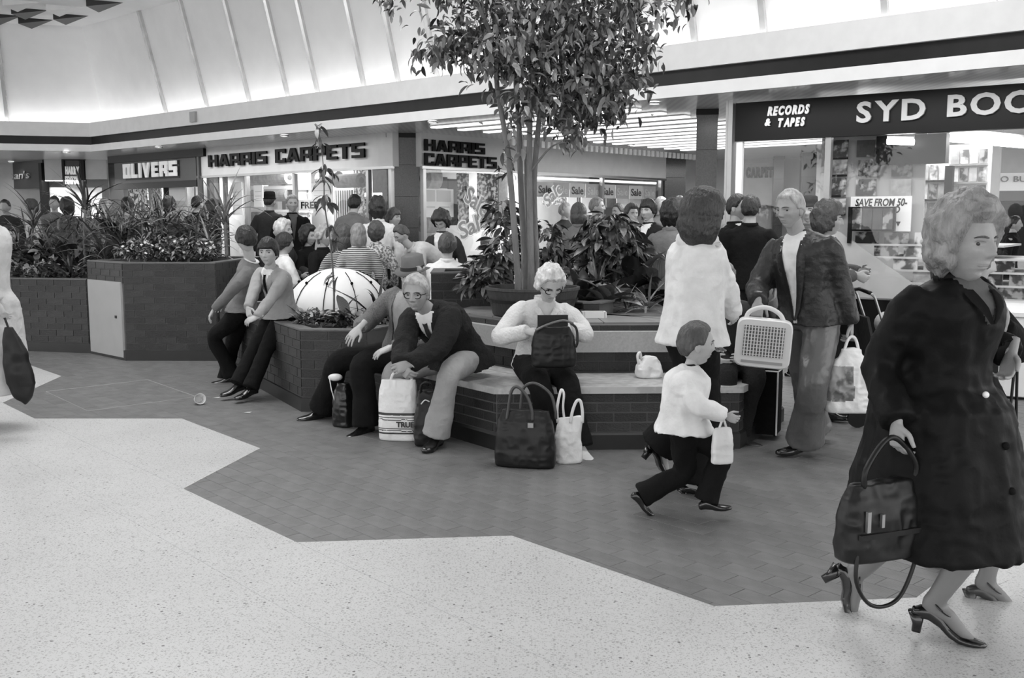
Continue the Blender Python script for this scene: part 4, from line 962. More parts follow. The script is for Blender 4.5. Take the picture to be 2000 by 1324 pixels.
def person(label, pelvis, neck, head, hip_yaw, sh_yaw, look, wr=None, wl=None, ar=None, al=None, s=1.0, hs=None, elbow_r=None, elbow_l=None, knee_r=None, knee_l=None, toe_r=None, toe_l=None,
           hair=('short', 'dark'), top=None, bottom=None, shoes=('man', M_SHOE, .02), skin=None, fem=0.0, child=0.0, detail=2, pitch=0.0, roll=0.0, hand_r=None, hand_l=None, group=None, seed=1, legs=True, hoses=None, foot_up_r=None, foot_up_l=None, belly=0.0, glasses=False, name='person', base=None, hem_drop=None):
    """all points are places in the room. yaw 0 faces the camera, + turns to picture right"""
    F = Person(); A3 = lambda v: np.array(v, float); skin = skin or SKIN; hs = hs or s
    P, N, Hc = A3(pelvis), A3(neck), A3(head)
    fw = lambda a: A3((math.sin(a), -math.cos(a), 0)); rt = lambda a: A3((-math.cos(a), -math.sin(a), 0))
    b = base if base is not None else ((ar[0] + al[0]) / 2 if ar is not None and al is not None else P[0], (ar[1] + al[1]) / 2 if ar is not None and al is not None else P[1])
    t = thing(name, label, 'person', (b[0], b[1], 0), 0, group)
    sp = nv(N - P); sl = np.linalg.norm(N - P); wf = 1 - .09 * fem
    def frame(tt):
        a = hip_yaw + (sh_yaw - hip_yaw) * min(1, max(0, tt)); r = rt(a); ax = sp if tt > 0.05 else nv(sp * .3 + A3((0, 0, 1)) * .7); r = nv(r - ax * r.dot(ax)) if tt > 0.05 else r
        return r, nv(np.cross(ax, r) if True else 0)
    def cen(tt):
        c = P + (N - P) * tt if tt >= 0 else P + A3((0, 0, tt * sl)); r, f = frame(tt); bow = math.sin(max(0, min(1, tt)) * PI)
        return c - f * (-.015 + .035 * bow * (1 if abs(sp[2]) < .97 else .2)) * s + f * belly * math.exp(-((tt - .3) / .25) ** 2)
    def ringp(tt, w, d, n=26): r, f = frame(tt); return ellipse_ring(cen(tt), r * w * s * wf, f * d * s, n)
    rS, fS = frame(1.0); shR = N + rS * .170 * s * wf - sp * .045 * s; shL = N - rS * .170 * s * wf - sp * .045 * s
    rH, fH = frame(0.0); hpR = P + rH * .085 * s - A3((0, 0, .02 * s)); hpL = P - rH * .085 * s - A3((0, 0, .02 * s))
    LU, LF, LT, LC = .285 * s, .25 * s, .43 * s, .42 * s
    arms = []
    for sd, sh, w, e in ((1, shR, wr, elbow_r), (-1, shL, wl, elbow_l)):
        if w is None: w = sh + A3((0, 0, -.50 * s)) + fS * .05 * s + rS * sd * .07
        el, w2 = ik(sh, A3(w), LU, LF, e if e is not None else (-fS * .6 + rS * sd * .7 - A3((0, 0, .3)))); arms.append((sd, sh, el, w2))
    legsJ = []
    for sd, hp, a, kh, toe, fu in ((1, hpR, ar, knee_r, toe_r, foot_up_r), (-1, hpL, al, knee_l, toe_l, foot_up_l)):
        if a is None: a = hp + A3((0, 0, -(hp[2] - .095 * s))) + fH * .02 * (sd)
        kn, a2 = ik(hp, A3(a), LT, LC, kh if kh is not None else fH); legsJ.append((sd, hp, kn, a2, toe if toe is not None else fH, fu))
    # ---- body: one skin surface
    B = Lofts()
    B.add(rings_geo([ringp(q, w, d) for q, w, d in ((-.14, .06, .06), (-.08, .13, .09), (0, .155, .105), (.35, .132, .092), (.72, .155, .105), (.9, .15, .085), (1.0, .06, .055))]))
    hd_base = Hc - A3((0, 0, .055 * hs)); B.limb([N - sp * .05 * s, N + (hd_base - N) * .5, Hc - A3((0, 0, .02 * hs))], [.062 * s * wf, .053 * s * wf, .055 * hs], 14)
    for sd, sh, el, w in arms: B.limb([sh, el, w], [.050 * s * wf, .041 * s * wf, .026 * s * wf], 10, 6)
    if legs:
        for sd, hp, kn, a, toe, fu in legsJ:
            B.limb([hp, hp + (kn - hp) * .5, kn, kn + (a - kn) * .35 - nv(toe) * .012 * s, a], [.084 * s, .075 * s, .055 * s, .056 * s, .036 * s], 12, 5)
            if shoes and shoes[0] == 'court':
                d_ = nv(toe); uu = A3(fu) if fu is not None else A3((0, 0, 1)); uu = nv(uu - d_ * uu.dot(d_)); hh = shoes[2]; B.limb([a + (kn - a) * .08, a - uu * .025 * s - d_ * .012 * s, a + d_ * .045 * s - uu * (.035 * s + hh * .15), a + d_ * .105 * s - uu * (.050 * s + hh * .75), a + d_ * .15 * s - uu * (.058 * s + hh)], [.036 * s, .034 * s, .031 * s, .026 * s, .018 * s], 12, 4)
    v, f = B.arr(); vox = {2: .012, 1: .018, 0: .026}[detail]; bv, bf = bake(v, f, vox * max(.75, s), 3); mats = [skin]; fm = [0] * len(bf)
    VV = [bv]; FF = list(bf); n0 = len(bv)
    # head
    lk = fw(look); up = A3((0, 0, 1)); Rr = rt(look)
    cp, spp = math.cos(pitch), math.sin(pitch); yv = lk * cp - up * spp; zv = up * cp + lk * spp
    if roll: Rr, zv = Rr * math.cos(roll) + zv * math.sin(roll), zv * math.cos(roll) - Rr * math.sin(roll)
    M = np.stack([Rr, yv, zv], 0) * hs; toW = lambda q: Hc + np.asarray(q) @ M
    nu, nvv = {2: (84, 64), 1: (44, 34), 0: (24, 18)}[detail]
    ph, e, hf = sphere_grid(nu, nvv)
    if detail == 2: ph = ph - .28 * np.sin(ph)   # finer towards the face
    hv = toW(head_xyz(ph, e, True, child, fem)); VV.append(hv); FF += [tuple(i + n0 for i in q) for q in hf]; n0 += len(hv)
    for sd in (-1, 1):
        m = MB(); m.sphere((0, 0, 0), 1, 10, 8, sc=(.010, .019, .033)); q = np.array(m.v); q[:, 0] += np.where(q[:, 1] < 0, -.006 * q[:, 1] / .019 * 1, 0); q = q + np.array((.0745, -.008, -.010)); q[:, 0] *= sd
        q = toW(q); VV.append(q); FF += [tuple(i + n0 for i in (x if sd > 0 else x[::-1])) for x in m.f]; n0 += len(q)
    for (sd, sh, el, w), hd in zip(arms, (hand_r, hand_l)):
        hd = hd or {}
        if hd.get('none'): continue
        d = hd.get('d'); d = nv(w - el) if d is None else nv(d); pn = hd.get('pn'); pn = -rS * sd if pn is None else A3(pn)
        q, g = hand_geo(w, d, pn, hd.get('s', s * (.96 - .06 * fem)), hd.get('curl', .42), hd.get('spread', .10), sd, hd.get('thumb', .5), {2: .0045, 1: .0065, 0: .009}[detail])
        VV.append(q); FF += [tuple(i + n0 for i in x) for x in g]; n0 += len(q)
    if hoses is not None:
        mats = [skin, hoses]; Z = np.concatenate(VV)[:, 2]; zc = P[2] - .05; fm = [1 if Z[x[0]] < zc and len(bf) > i else 0 for i, x in enumerate(FF)]
    else: fm = [0] * len(FF)
    shade(np.concatenate(VV), FF, 'body', skin, t, True, mats, fm)
    # face
    if detail >= 1:
        y0 = lambda x, z: head_y(x, z, child, fem)
        for sd in (-1, 1):
            m = MB(); m.sphere((0, 0, 0), .0118, 14, 10); ey = y0(sd * .031, .001) - .0082
            R = Matrix.Rotation(-PI / 2, 3, 'X'); co = np.array([R @ Vector(q) for q in m.v]) + np.array((sd * .031, ey, .001)); z_ = np.array(m.v)[:, 2]
            fmm = [1 if np.mean([z_[i] for i in q]) > .0072 else 0 for q in m.f]
            shade(toW(co), m.f, 'eye', None, t, True, [M_EYE, M_IRIS], fmm)
            m = MB(); xs = np.linspace(.012, .050, 6); m.tube([Vector((sd * x, y0(sd * x, .019 + .004 * math.sin((x - .012) / .038 * PI)) + .001, .019 + .004 * math.sin((x - .012) / .038 * PI))) for x in xs], [.0022, .0036, .0038, .0034, .0028, .0012], 6)
            shade(toW(np.array(m.v)), m.f, 'eyebrow', HAIR['brown' if hair and hair[1] in ('fair', 'grey', 'white') else 'dark'], t)
            m = MB(); xs = np.linspace(.017, .046, 5); m.tube([Vector((sd * x, y0(sd * x, .009) + .0012, .0075 + .0035 * math.sin((x - .017) / .029 * PI))) for x in xs], [.001, .0018, .002, .0018, .001], 5)
            shade(toW(np.array(m.v)), m.f, 'eyelid', skin if detail < 2 else M_LIP, t)
        m = MB(); xs = np.linspace(-.024, .024, 9); m.tube([Vector((x, y0(x, -.0645) + .0006, -.0645 - .002 * (1 - (x / .024) ** 2) * 0 + .0015 * abs(x) / .024)) for x in xs], [(.0008, .0008)] + [(.0025, .0045)] * 7 + [(.0008, .0008)], 8, 1, Vector((0, 1, 0)))
        shade(toW(np.array(m.v)), m.f, 'mouth', M_LIP, t)
    if hair:
        q, g = hair_geo(hair[0], {2: 96, 1: 56, 0: 32}[detail], {2: 64, 1: 40, 0: 22}[detail], seed); shade(toW(q), g, 'hair', HAIR[hair[1]], t)
    if glasses:
        m = MB()
        for sd in (-1, 1):
            pts = []
            for k in range(17):
                a = 2 * PI * k / 16; x, z = sd * .033 + .024 * math.cos(a), -.001 + .019 * math.sin(a); pts.append(Vector((x, y0(sd * .033, 0) + .016 - abs(x) * .12, z)))
            m.tube(pts, .0030, 6, cap=False)
            yy = y0(sd * .033, 0) + .016 - .057 * .12
            m.tube([Vector((sd * .057, yy, .004)), Vector((sd * .076, .05, .006)), Vector((sd * .083, -.005, .004))], .0026, 6)
        yy = y0(.033, 0) + .015; m.tube([Vector((-.010, yy, .004)), Vector((0, yy + .001, .007)), Vector((.010, yy, .004))], .003, 6)
        shade(toW(np.array(m.v)), m.f, 'spectacles', M_BLACK, t)
    F.t, F.toW, F.arms, F.legs, F.frame, F.cen, F.P, F.N, F.s, F.wf, F.rS, F.fS, F.sp, F.M, F.Hc = t, toW, arms, legsJ, frame, cen, P, N, s, wf, rS, fS, sp, M, Hc
    F.detail, F.seed, F.vox = detail, seed, {2: .0115, 1: .016, 0: .022}[detail]
    # ---- clothes
    F.fz = (top or {}).get('fz', .7)
    def garment(nm, lofts, m, wr_=.006, vx=None, sm=3):
        v, f = lofts.arr(); q, g = bake(v, f, (vx or F.vox) * max(.8, s), sm)
        if wr_:
            nr = normals_np(q, g); sc = q * np.array((1, 1, F.fz)); q = q + nr * (vnoise(sc, 7, seed) * wr_ * .8 + (.32 - np.abs(vnoise(sc, 10, seed + 9))) * wr_ * 1.5 + (.3 - np.abs(vnoise(q, 20, seed + 5))) * wr_ * .8)[:, None]
        return q, g
    F.garment = garment
    if top:
        o = dict(off=.014, hem=-.10, flare=.02, sleeve=.018, wr=.006, cuff=.0, m=None, v=None, long=None, name='jacket', collar=True); o.update(top); k = o['off']
        prof = [(.0, .162 + k + o['flare'] * .4, .112 + k + o['flare'] * .4), (.18, .150 + k, .106 + k), (.38, .143 + k, .102 + k), (.6, .153 + k, .110 + k), (.75, .167 + k, .113 + k), (.86, .182 + k * .7, .100 + k), (.93, .176 + k * .5, .082 + k * .8), (.985, .130 + k * .4, .068 + k * .6), (1.03, .078 + k * .3, .060 + k * .4), (1.07, .060 + k * .2, .056 + k * .3)]
        hem = o['hem'] if o.get('hemz') is None else (o['hemz'] - P[2]) / sl; hp_ = [(hem * q, .162 + k + o['flare'] * (.4 + .6 * q), .112 + k + o['flare'] * (.4 + .6 * q)) for q in (1.0, .75, .5, .25)]
        prof = hp_ + prof; F.prof = prof
        T = Lofts(); T.add(rings_geo([ringp(*q) for q in prof]))
        for sd, sh, el, w in arms:
            wd = nv(w - el); T.limb([sh - rS * sd * .03 * s, sh + (el - sh) * .3, el, el + (w - el) * .5, w - wd * (.005 + o['cuff']) * s], [x * s for x in (.056 + k * .45, .052 + o['sleeve'] * .75, .044 + o['sleeve'] * .75, .041 + o['sleeve'] * .75, .033 + o['sleeve'] * .75)], 14, 6)
        q, g = garment(o['name'], T, o['m'], o['wr'])
        def surf(tt, x, lift=.004):
            ts = [p_[0] for p_ in prof]; w = np.interp(tt, ts, [p_[1] for p_ in prof]) * s * wf; d = np.interp(tt, ts, [p_[2] for p_ in prof]) * s; r, f = frame(tt); c = cen(tt); xx = max(-.98, min(.98, x * s / w))
            return c + r * x * s + f * (d * (1 - abs(xx) ** 2.25) ** (1 / 2.25) + lift)
        F.surf = surf
        if o['v'] is not None:
            tv, vw, sm_ = o['v']; C = np.array([q[list(x)].mean(0) for x in g]); rel = C - P; tt = rel @ sp / sl; xr = np.array([(C[i] - cen(tt[i])) @ frame(tt[i])[0] for i in range(len(C))]); fr = np.array([(C[i] - cen(tt[i])) @ frame(tt[i])[1] for i in range(len(C))])
            lim = (np.clip((tt - tv) / (1 - tv), 0, 1.2) * vw + .009) * s; isv = (np.abs(xr) < lim) & (fr > .03 * s) & (tt > tv) & (tt < 1.08)
            for sd, sh, el, w in arms:
                for p0, p1 in ((sh + (el - sh) * .25, el), (el, w)): dd_ = p1 - p0; uu_ = np.clip(((C - p0) @ dd_) / dd_.dot(dd_), 0, 1); isv &= np.linalg.norm(C - p0 - uu_[:, None] * dd_, axis=1) > .088 * s
            g2 = [x for x, y in zip(g, isv) if y]; g1 = [x for x, y in zip(g, isv) if not y]
            if g2:
                us = sorted({i for x in g2 for i in x}); mp = {a: i for i, a in enumerate(us)}; shade(q[us], [tuple(mp[i] for i in x) for x in g2], 'shirt', sm_, t)
            F.top = shade(q, g1, o['name'], o['m'], t)
            L2 = MB()
            for sd in (-1, 1):
                inner = [surf(a, sd * vw * (a - tv) / (1 - tv), .007) for a in np.linspace(tv, .98, 7)]; lw = [.016, .026, .034, .044, .052, .05, .03]
                outer = [surf(a, sd * (vw * (a - tv) / (1 - tv) + l), .010) for a, l in zip(np.linspace(tv, .98, 7), lw)]
                inn2 = [p_ + fS * .006 for p_ in inner]
                k0 = len(L2.v); L2.v += [tuple(x) for x in inner + outer + inn2]; n7 = 7
                for i in range(6):
                    fa, fb, fc = (k0 + i, k0 + i + 1, k0 + n7 + i + 1, k0 + n7 + i), (k0 + 14 + i, k0 + 15 + i, k0 + 8 + i, k0 + 7 + i), (k0 + i, k0 + 14 + i, k0 + 15 + i, k0 + 1 + i)
                    L2.f += [fb if sd > 0 else fb[::-1], fc]; L2.mi += [0, 0]
            shade(np.array(L2.v), L2.f, 'lapel', o.get('lm') or o['m'], t)
        else: F.top = shade(q, g, o['name'], o['m'], t)
        if o['collar']:
            cpts = []
            for kk in range(13):
                a = 2 * PI * kk / 12; cpts.append(Vector(N + sp * (.012 + .018 * (1 - math.cos(a - PI / 2 + PI)) * .5) * s + (rS * math.cos(a) * .068 + fS * math.sin(a) * .062) * s))
            m_ = MB(); m_.tube(cpts, [(.010 * s, .022 * s)] * 13, 8, cap=False, up=None); shade(np.array(m_.v), m_.f, 'collar', o.get('cm') or o['m'], t)
    if bottom:
        o = dict(kind='trousers', off=.012, hemr=.075, m=None, wr=.006, hem=None); o.update(bottom); k = o['off']; T = Lofts()
        if o['kind'] == 'trousers':
            T.add(rings_geo([ringp(q, w + k, d + k) for q, w, d in ((-.16, .07, .075), (-.10, .14, .105), (0, .160, .110), (.16, .146, .1))]))
            for sd, hp, kn, a, toe, fu in legsJ:
                cd = nv(a - kn); T.limb([hp, hp + (kn - hp) * .5, kn, kn + (a - kn) * .5, a + cd * .015 * s], [x * s for x in (.088 + k, .078 + k, .060 + k, .056 + k * .5 + (o['hemr'] - .06) * .4, o['hemr'])], 16, 6)
            q, g = garment('trousers', T, o['m'], o['wr']); shade(q, g, 'trousers', o['m'], t)
        else:
            z1 = o['hem']; hz = (z1 - P[2]) / sl; fl = o.get('fl', .06)
            if o['kind'] == 'skirt':
                rr = [(hz * a, .158 + k + fl * a, .112 + k + fl * a) for a in (1, .8, .6, .4, .2)] + [(0, .158 + k, .112 + k), (.2, .14 + k, .1 + k)]
                T.add(rings_geo([ringp(*a) for a in rr]))
            else:
                for sd, hp, kn, a, toe, fu in legsJ: T.limb([hp, hp + (kn - hp) * .55, kn + nv(kn - hp) * .02, kn + (a - kn) * o.get('below', .25)], [x * s for x in (.105, .10, .085, .09)], 14, 5)
                T.limb([legsJ[0][1] * .5 + legsJ[1][1] * .5, (legsJ[0][2] + legsJ[1][2]) / 2], [.09 * s, .07 * s], 12)
                T.add(rings_geo([ringp(q, w + k, d + k) for q, w, d in ((-.14, .10, .09), (-.08, .15, .105), (0, .160, .110), (.16, .146, .1))]))
            q, g = garment('skirt', T, o['m'], o['wr']); shade(q, g, 'skirt', o['m'], t)
    if shoes and legs:
        for sd, hp, kn, a, toe, fu in legsJ:
            u_ = A3(fu) if fu is not None else A3((0, 0, 1)); v, f = shoe_geo(a, toe, u_, s * (1.0 if not child else 1.05), shoes[2], shoes[0]); sv, sf = bake(v, f, .006 if detail == 2 else .010, 1)
            so = shade(sv, sf, 'shoe', shoes[1], t)
            if shoes[0] == 'court':
                d = nv(toe); u2 = nv(u_ - d * u_.dot(d)); r_ = np.cross(d, u2); ax = nv(d * .55 + u2 * .85); cc = a + d * .028 * s - u2 * .022 * s; vs_ = [Vector(cc + (r_ * math.cos(w_) * .037 + np.cross(ax, r_) * math.sin(w_) * .041) * s) for w_ in np.linspace(0, 2 * PI, 19)]; q, g = tube_geo(vs_, [(.004, .008)] * 19, 6, 1, None, False); shade(np.array([tuple(x) for x in q]), g, 'shoe_strap', shoes[1], t)
            if shoes[2] > .03:
                d = nv(toe); u2 = nv(u_ - d * u_.dot(d)); r_ = np.cross(d, u2); H0 = .075 * s + shoes[2]; rg = [ellipse_ring(a - d * (.045 * s + (.010 if zz > .5 else .0)) + u2 * (zz * (shoes[2] + .012) - H0), r_ * w, d * w * 1.05, 12, 3) for zz, w in ((0, .016 * s), (.4, .017 * s), (1, .029 * s))]
                q, g = rings_geo(rg); shade(q, g, 'heel', shoes[1], so if False else t, False)
    return F
def head_y(x, z, child=0, fem=0):
    ph, e = np.meshgrid(np.linspace(-1.0, 1.0, 81), np.linspace(-1.2, 1.2, 121)); Q = HEADC.get((child, fem))
    if Q is None: Q = HEADC[(child, fem)] = head_xyz(ph.ravel(), e.ravel(), True, child, fem)
    i = np.argmin((Q[:, 0] - x) ** 2 + (Q[:, 2] - z) ** 2); return float(Q[i, 1])
HEADC = {}
def hat(F, m, brim=.045, crown=.12, band=None, name='hat', tilt=0.0, sc=1.0):
    b = MB(); prof = [(.082, .045), (.090 + brim, .040), (.094 + brim, .046), (.088, .056), (.087, .09), (.080, .05 + crown), (.055, .062 + crown), (.02, .052 + crown), (.001, .05 + crown)]
    n = 28; vs = []
    for r, z in prof:
        for k in range(n): a = 2 * PI * k / n; vs.append((r * sc * .92 * math.cos(a), r * sc * 1.12 * math.sin(a) - .004, z + (-.012 * (r > .1) * math.cos(2 * a) * -1) + tilt * math.sin(a) * r))
    fs = [(i * n + k, i * n + (k + 1) % n, (i + 1) * n + (k + 1) % n, (i + 1) * n + k) for i in range(len(prof) - 1) for k in range(n)]
    h = shade(F.toW(np.array(vs)), fs, name, m, F.t)
    if band:
        pr = [(.0905, .056), (.0895, .082)]; vs = [(r * sc * .925 * math.cos(2 * PI * k / n), r * sc * 1.125 * math.sin(2 * PI * k / n) - .004, z + tilt * math.sin(2 * PI * k / n) * r) for r, z in pr for k in range(n)]
        o = shade(F.toW(np.array(vs)), [(k, (k + 1) % n, n + (k + 1) % n, n + k) for k in range(n)], 'hat_band', band, F.t)
    return h
def tie(F, m, t0=.45, w=.026):
    b = MB(); ts = np.linspace(t0, .975, 7); ws = [w * 1.2, w * 1.15, w, w * .9, w * .75, w * .6, w * .8]
    L = [F.surf(a, -x, .006) for a, x in zip(ts, ws)]; R = [F.surf(a, x, .006) for a, x in zip(ts, ws)]; C = [F.surf(a, 0, .016) for a in ts]
    vs = L + C + R; fs = []
    for i in range(6): fs += [(i, 7 + i, 8 + i, 1 + i), (7 + i, 14 + i, 15 + i, 8 + i)]
    shade(np.array(vs), fs, 'tie', m, F.t)
def buttons(F, ts, x, m, r=.011, lift=.012):
    for a in ts:
        p = F.surf(a, x, lift); b = MB(); b.sphere(Vector(p), r, 10, 6); shade(np.array(b.v), b.f, 'button', m, F.t)
D = math.radians
C_WHITEKNIT = cloth('white_knit', .62, bump=.5, bscale=60); C_CREAM = cloth('cream_coat', .66); C_BLACK = cloth('black_cloth', .007, spec=.15); C_DARK = cloth('dark_wool', .014, spec=.2, bump=.5, bscale=60); C_CHAR = cloth('charcoal_cloth', .03, spec=.25)
C_GREY = cloth('grey_cloth', .15); C_LGREY = cloth('light_grey_cloth', .30); C_TWEED = cloth('tweed', .14, var=.35, nscale=120, bump=.5, bscale=160); C_PALE = cloth('pale_cloth', .48); C_WHITE = cloth('white_cloth', .72); C_MID = cloth('mid_cloth', .08)
C_LEATHER = mat('brown_leather', .02, .42, .15, 6, .4, 26, spec=.35); C_DLEATHER = mat('dark_coat_leather', .006, .5, .12, 5, .14, 24, spec=.10); C_SHIRT = cloth('shirt', .7, bump=.15); C_SATIN = mat('sheeny_trouser', .10, .32, .15, 6, .4, 14)
C_STRIPE = pattern_mat('striped_knit', .03, .45, 'stripe', 16, .9, 2, dist=1.0); C_FLORAL = pattern_mat('floral_cloth', .12, .5, 'noise', 40, .9); C_DOTS = pattern_mat('dotted_scarf', .6, .02, 'dots', 40, .9, thr=.16)
# --- seated woman in the white cardigan
F = person('seated grey-haired woman in a white cardigan looking into a handbag on her lap', A(1050, 702, 6.93), A(1063, 590, 6.83), A(1074, 555, 6.74), D(14), D(10), D(18), wr=A(1030, 648, 6.52), wl=A(1098, 640, 6.52), ar=A(1083, 868, 6.52), al=A(1133, 868, 6.45),
    elbow_r=(-.8, .1, -.5), elbow_l=(.8, .1, -.5), knee_r=(0, -1, .6), knee_l=(.15, -1, .6), toe_r=(.25, -1, 0), toe_l=(.3, -1, 0), hair=('curly', 'white'), fem=1.0, pitch=D(32), s=.98, hs=1.0, seed=11,
    hand_r=dict(d=(.8, -.1, -.05), pn=(0, .6, -.8), curl=.5), hand_l=dict(d=(-.6, -.3, -.3), pn=(0, .6, -.7), curl=.6), top=dict(m=C_WHITEKNIT, hem=-.12, off=.022, sleeve=.020, wr=.007, name='cardigan', v=(.80, .055, C_PALE), flare=.03), bottom=dict(kind='trousers', m=C_BLACK, off=.018, hemr=.085), shoes=('man', cloth('pale_shoe', .55, bump=.1), .015), glasses=True)
buttons(F, (.1, .28, .46, .64), 0.0, mat('knit_button', .15, .3), .009)
# --- old man with glasses
F = person('seated old man in glasses, dark jacket and tie, leaning forward with clasped hands', A(900, 690, 7.02), A(838, 604, 6.74), A(813, 573, 6.60), D(-14), D(-22), D(-12), wr=A(781, 722, 6.36), wl=A(800, 712, 6.38), ar=A(780, 826, 7.22), al=A(852, 846, 6.62),
    elbow_r=(-.7, .3, -.6), elbow_l=(.9, .2, -.25), knee_r=(-1, -.25, .5), knee_l=(-.1, -1, .8), toe_r=(-.6, -1, 0), toe_l=(-.35, -1, 0), hair=('side', 'grey'), pitch=D(6), s=1.0, hs=1.0, seed=12, glasses=True, skin=SKIN_D,
    hand_r=dict(d=(.35, -.25, -.35), pn=(.6, .5, -.3), curl=.8), hand_l=dict(d=(-.75, -.25, -.2), pn=(-.2, .8, -.3), curl=.75), top=dict(m=C_DARK, hem=-.16, off=.040, sleeve=.040, wr=.012, v=(.50, .055, C_SHIRT), flare=.05), bottom=dict(m=C_LGREY, off=.018, hemr=.10), shoes=('man', M_SHOE, .02))
tie(F, C_CHAR, .56)
# --- old man in the felt hat beside him
F = person('seated old man in a felt hat and tweed jacket, hand on his knee', A(792, 690, 7.48), A(808, 580, 7.32), A(806, 540, 7.22), D(-48), D(-42), D(-25), wr=A(702, 640, 7.18), wl=A(765, 678, 6.98), ar=A(630, 795, 7.62), al=A(715, 826, 7.12),
    elbow_r=(-.3, .9, -.3), elbow_l=(.6, -.2, -.5), knee_r=(-1, -.6, .9), knee_l=(-1, -.9, .9), toe_r=(-.9, -.5, 0), toe_l=(-.55, -.8, 0), hair=('side', 'grey'), pitch=D(4), s=1.04, hs=1.0, seed=13,
    hand_r=dict(d=(-.55, -.35, -.6), pn=(-.2, .3, -.9), curl=.28, spread=.2), hand_l=dict(d=(-.9, -.1, -.35), pn=(0, .3, -.9), curl=.3), top=dict(m=C_TWEED, hem=-.12, off=.030, sleeve=.024, wr=.010, v=(.12, .085, C_LGREY), flare=.05), bottom=dict(m=C_BLACK, off=.022, hemr=.10), shoes=('man', M_SHOE, .02))
hat(F, cloth('felt', .12, bump=.2), .040, .10, cloth('felt_band', .02), tilt=-.12)
# --- the two boys on the low planter
F = person('boy in a pale blazer and dark tie sitting on the low planter, facing the camera', A(549, 604, 8.74), A(531, 526, 8.60), A(524, 493, 8.52), D(-45), D(-36), D(-6), wr=A(484, 602, 8.34), wl=A(500, 622, 8.26), ar=A(464, 750, 8.46), al=A(489, 757, 8.36),
    elbow_r=(-.2, .5, -.8), elbow_l=(.9, .2, -.5), knee_r=(-1, -.5, .9), knee_l=(-.9, -.8, .9), toe_r=(-.7, -.6, -.1), toe_l=(-.6, -.8, -.05), hair=('bowl', 'black'), s=.86, hs=.97, child=.8, seed=14,
    hand_r=dict(d=(.2, -.4, -.6), pn=(.5, .3, -.4), curl=.5), hand_l=dict(d=(-.8, -.2, -.3), pn=(-.1, .5, -.7), curl=.5), top=dict(m=C_LGREY, hem=-.16, off=.020, sleeve=.018, wr=.007, v=(.42, .06, C_SHIRT), flare=.06), bottom=dict(m=C_BLACK, off=.016, hemr=.085), shoes=('man', M_SHOE, .02))
tie(F, C_BLACK, .5, .024)
F = person('dark-haired boy in a grey jacket sitting turned away, hand on his knee', A(474, 600, 9.32), A(490, 512, 9.22), A(481, 468, 9.16), D(-80), D(-72), D(-128), wl=A(418, 604, 8.96), wr=A(428, 600, 9.5), ar=A(440, 738, 9.62), al=A(452, 732, 9.36),
    elbow_l=(.3, -.8, .1), elbow_r=(-.2, .8, -.3), knee_r=(-1, .1, .9), knee_l=(-1, -.1, .9), toe_r=(-.9, .1, 0), toe_l=(-.9, -.3, 0), hair=('bowl', 'black'), s=.92, hs=.98, child=.5, seed=15, pitch=D(12),
    hand_l=dict(d=(-.5, -.1, -.8), pn=(.5, .2, -.6), curl=.45), top=dict(m=C_GREY, hem=-.10, off=.020, sleeve=.020, wr=.008, flare=.04, cm=C_SHIRT), bottom=dict(m=C_BLACK, off=.016, hemr=.085))
# --- walking woman in the cream coat
F = person('woman with a dark bob in a cream coat walking away, seen from behind', A(1350, 648, 5.52), A(1362, 468, 5.52), A(1374, 424, 5.46), D(108), D(112), D(100), wl=A(1392, 662, 5.42), wr=A(1440, 640, 5.80), ar=A(1292, 868, 5.80), al=A(1352, 936, 5.50), elbow_l=(-.4, -.8, -.2),
    knee_r=(1, .3, .1), knee_l=(1, 0, .1), toe_r=(.75, .3, -.6), toe_l=(1, -.1, 0), foot_up_r=(.5, .1, .8), hair=('bob', 'dark'), fem=1.0, s=1.0, hs=1.12, seed=16, pitch=D(2),
    top=dict(m=C_CREAM, hem=-.13, off=.052, sleeve=.036, wr=.012, fz=.45, flare=.035, name='coat', collar=False), bottom=dict(m=C_BLACK, off=.03, hemr=.13), shoes=('court', M_SHOE, .055))
b = MB(); pts = [F.surf(1.0, 0, .01) * 0 + np.array(F.N + F.sp * -.005 + (F.rS * math.cos(a) * .105 + F.fS * math.sin(a) * .085)) for a in np.linspace(0, 2 * PI, 21)]
b.tube([Vector(p) for p in pts], [(.028, .042)] * 21, 10, cap=False); shade(np.array(b.v), b.f, 'rolled_collar', C_CREAM, F.t)
# --- toddler
F = person('toddler in a white jumper and dark trousers striding right in front of the cream coat', A(1332, 826, 5.06), A(1344, 720, 5.06), A(1360, 672, 5.06), D(84), D(70), D(92), wr=A(1418, 812, 4.92), wl=A(1330, 815, 5.26), ar=A(1254, 966, 5.08), al=A(1380, 976, 5.0), elbow_r=(-.3, -.5, -.6), elbow_l=(-.8, .6, -.2),
    knee_r=(1, 0, .4), knee_l=(1, -.2, .5), toe_r=(.75, 0, -.6), toe_l=(1, -.1, .12), foot_up_r=(.6, 0, .75), hair=('short', 'brown'), s=.60, hs=.92, child=1.0, seed=17, hand_r=dict(d=(.7, -.2, -.25), curl=.8), top=dict(m=C_WHITE, hem=-.14, off=.095, sleeve=.055, wr=.010, flare=.05, name='jumper', cm=C_BLACK), bottom=dict(m=C_BLACK, off=.034, hemr=.115), shoes=('man', M_SHOE, .015))
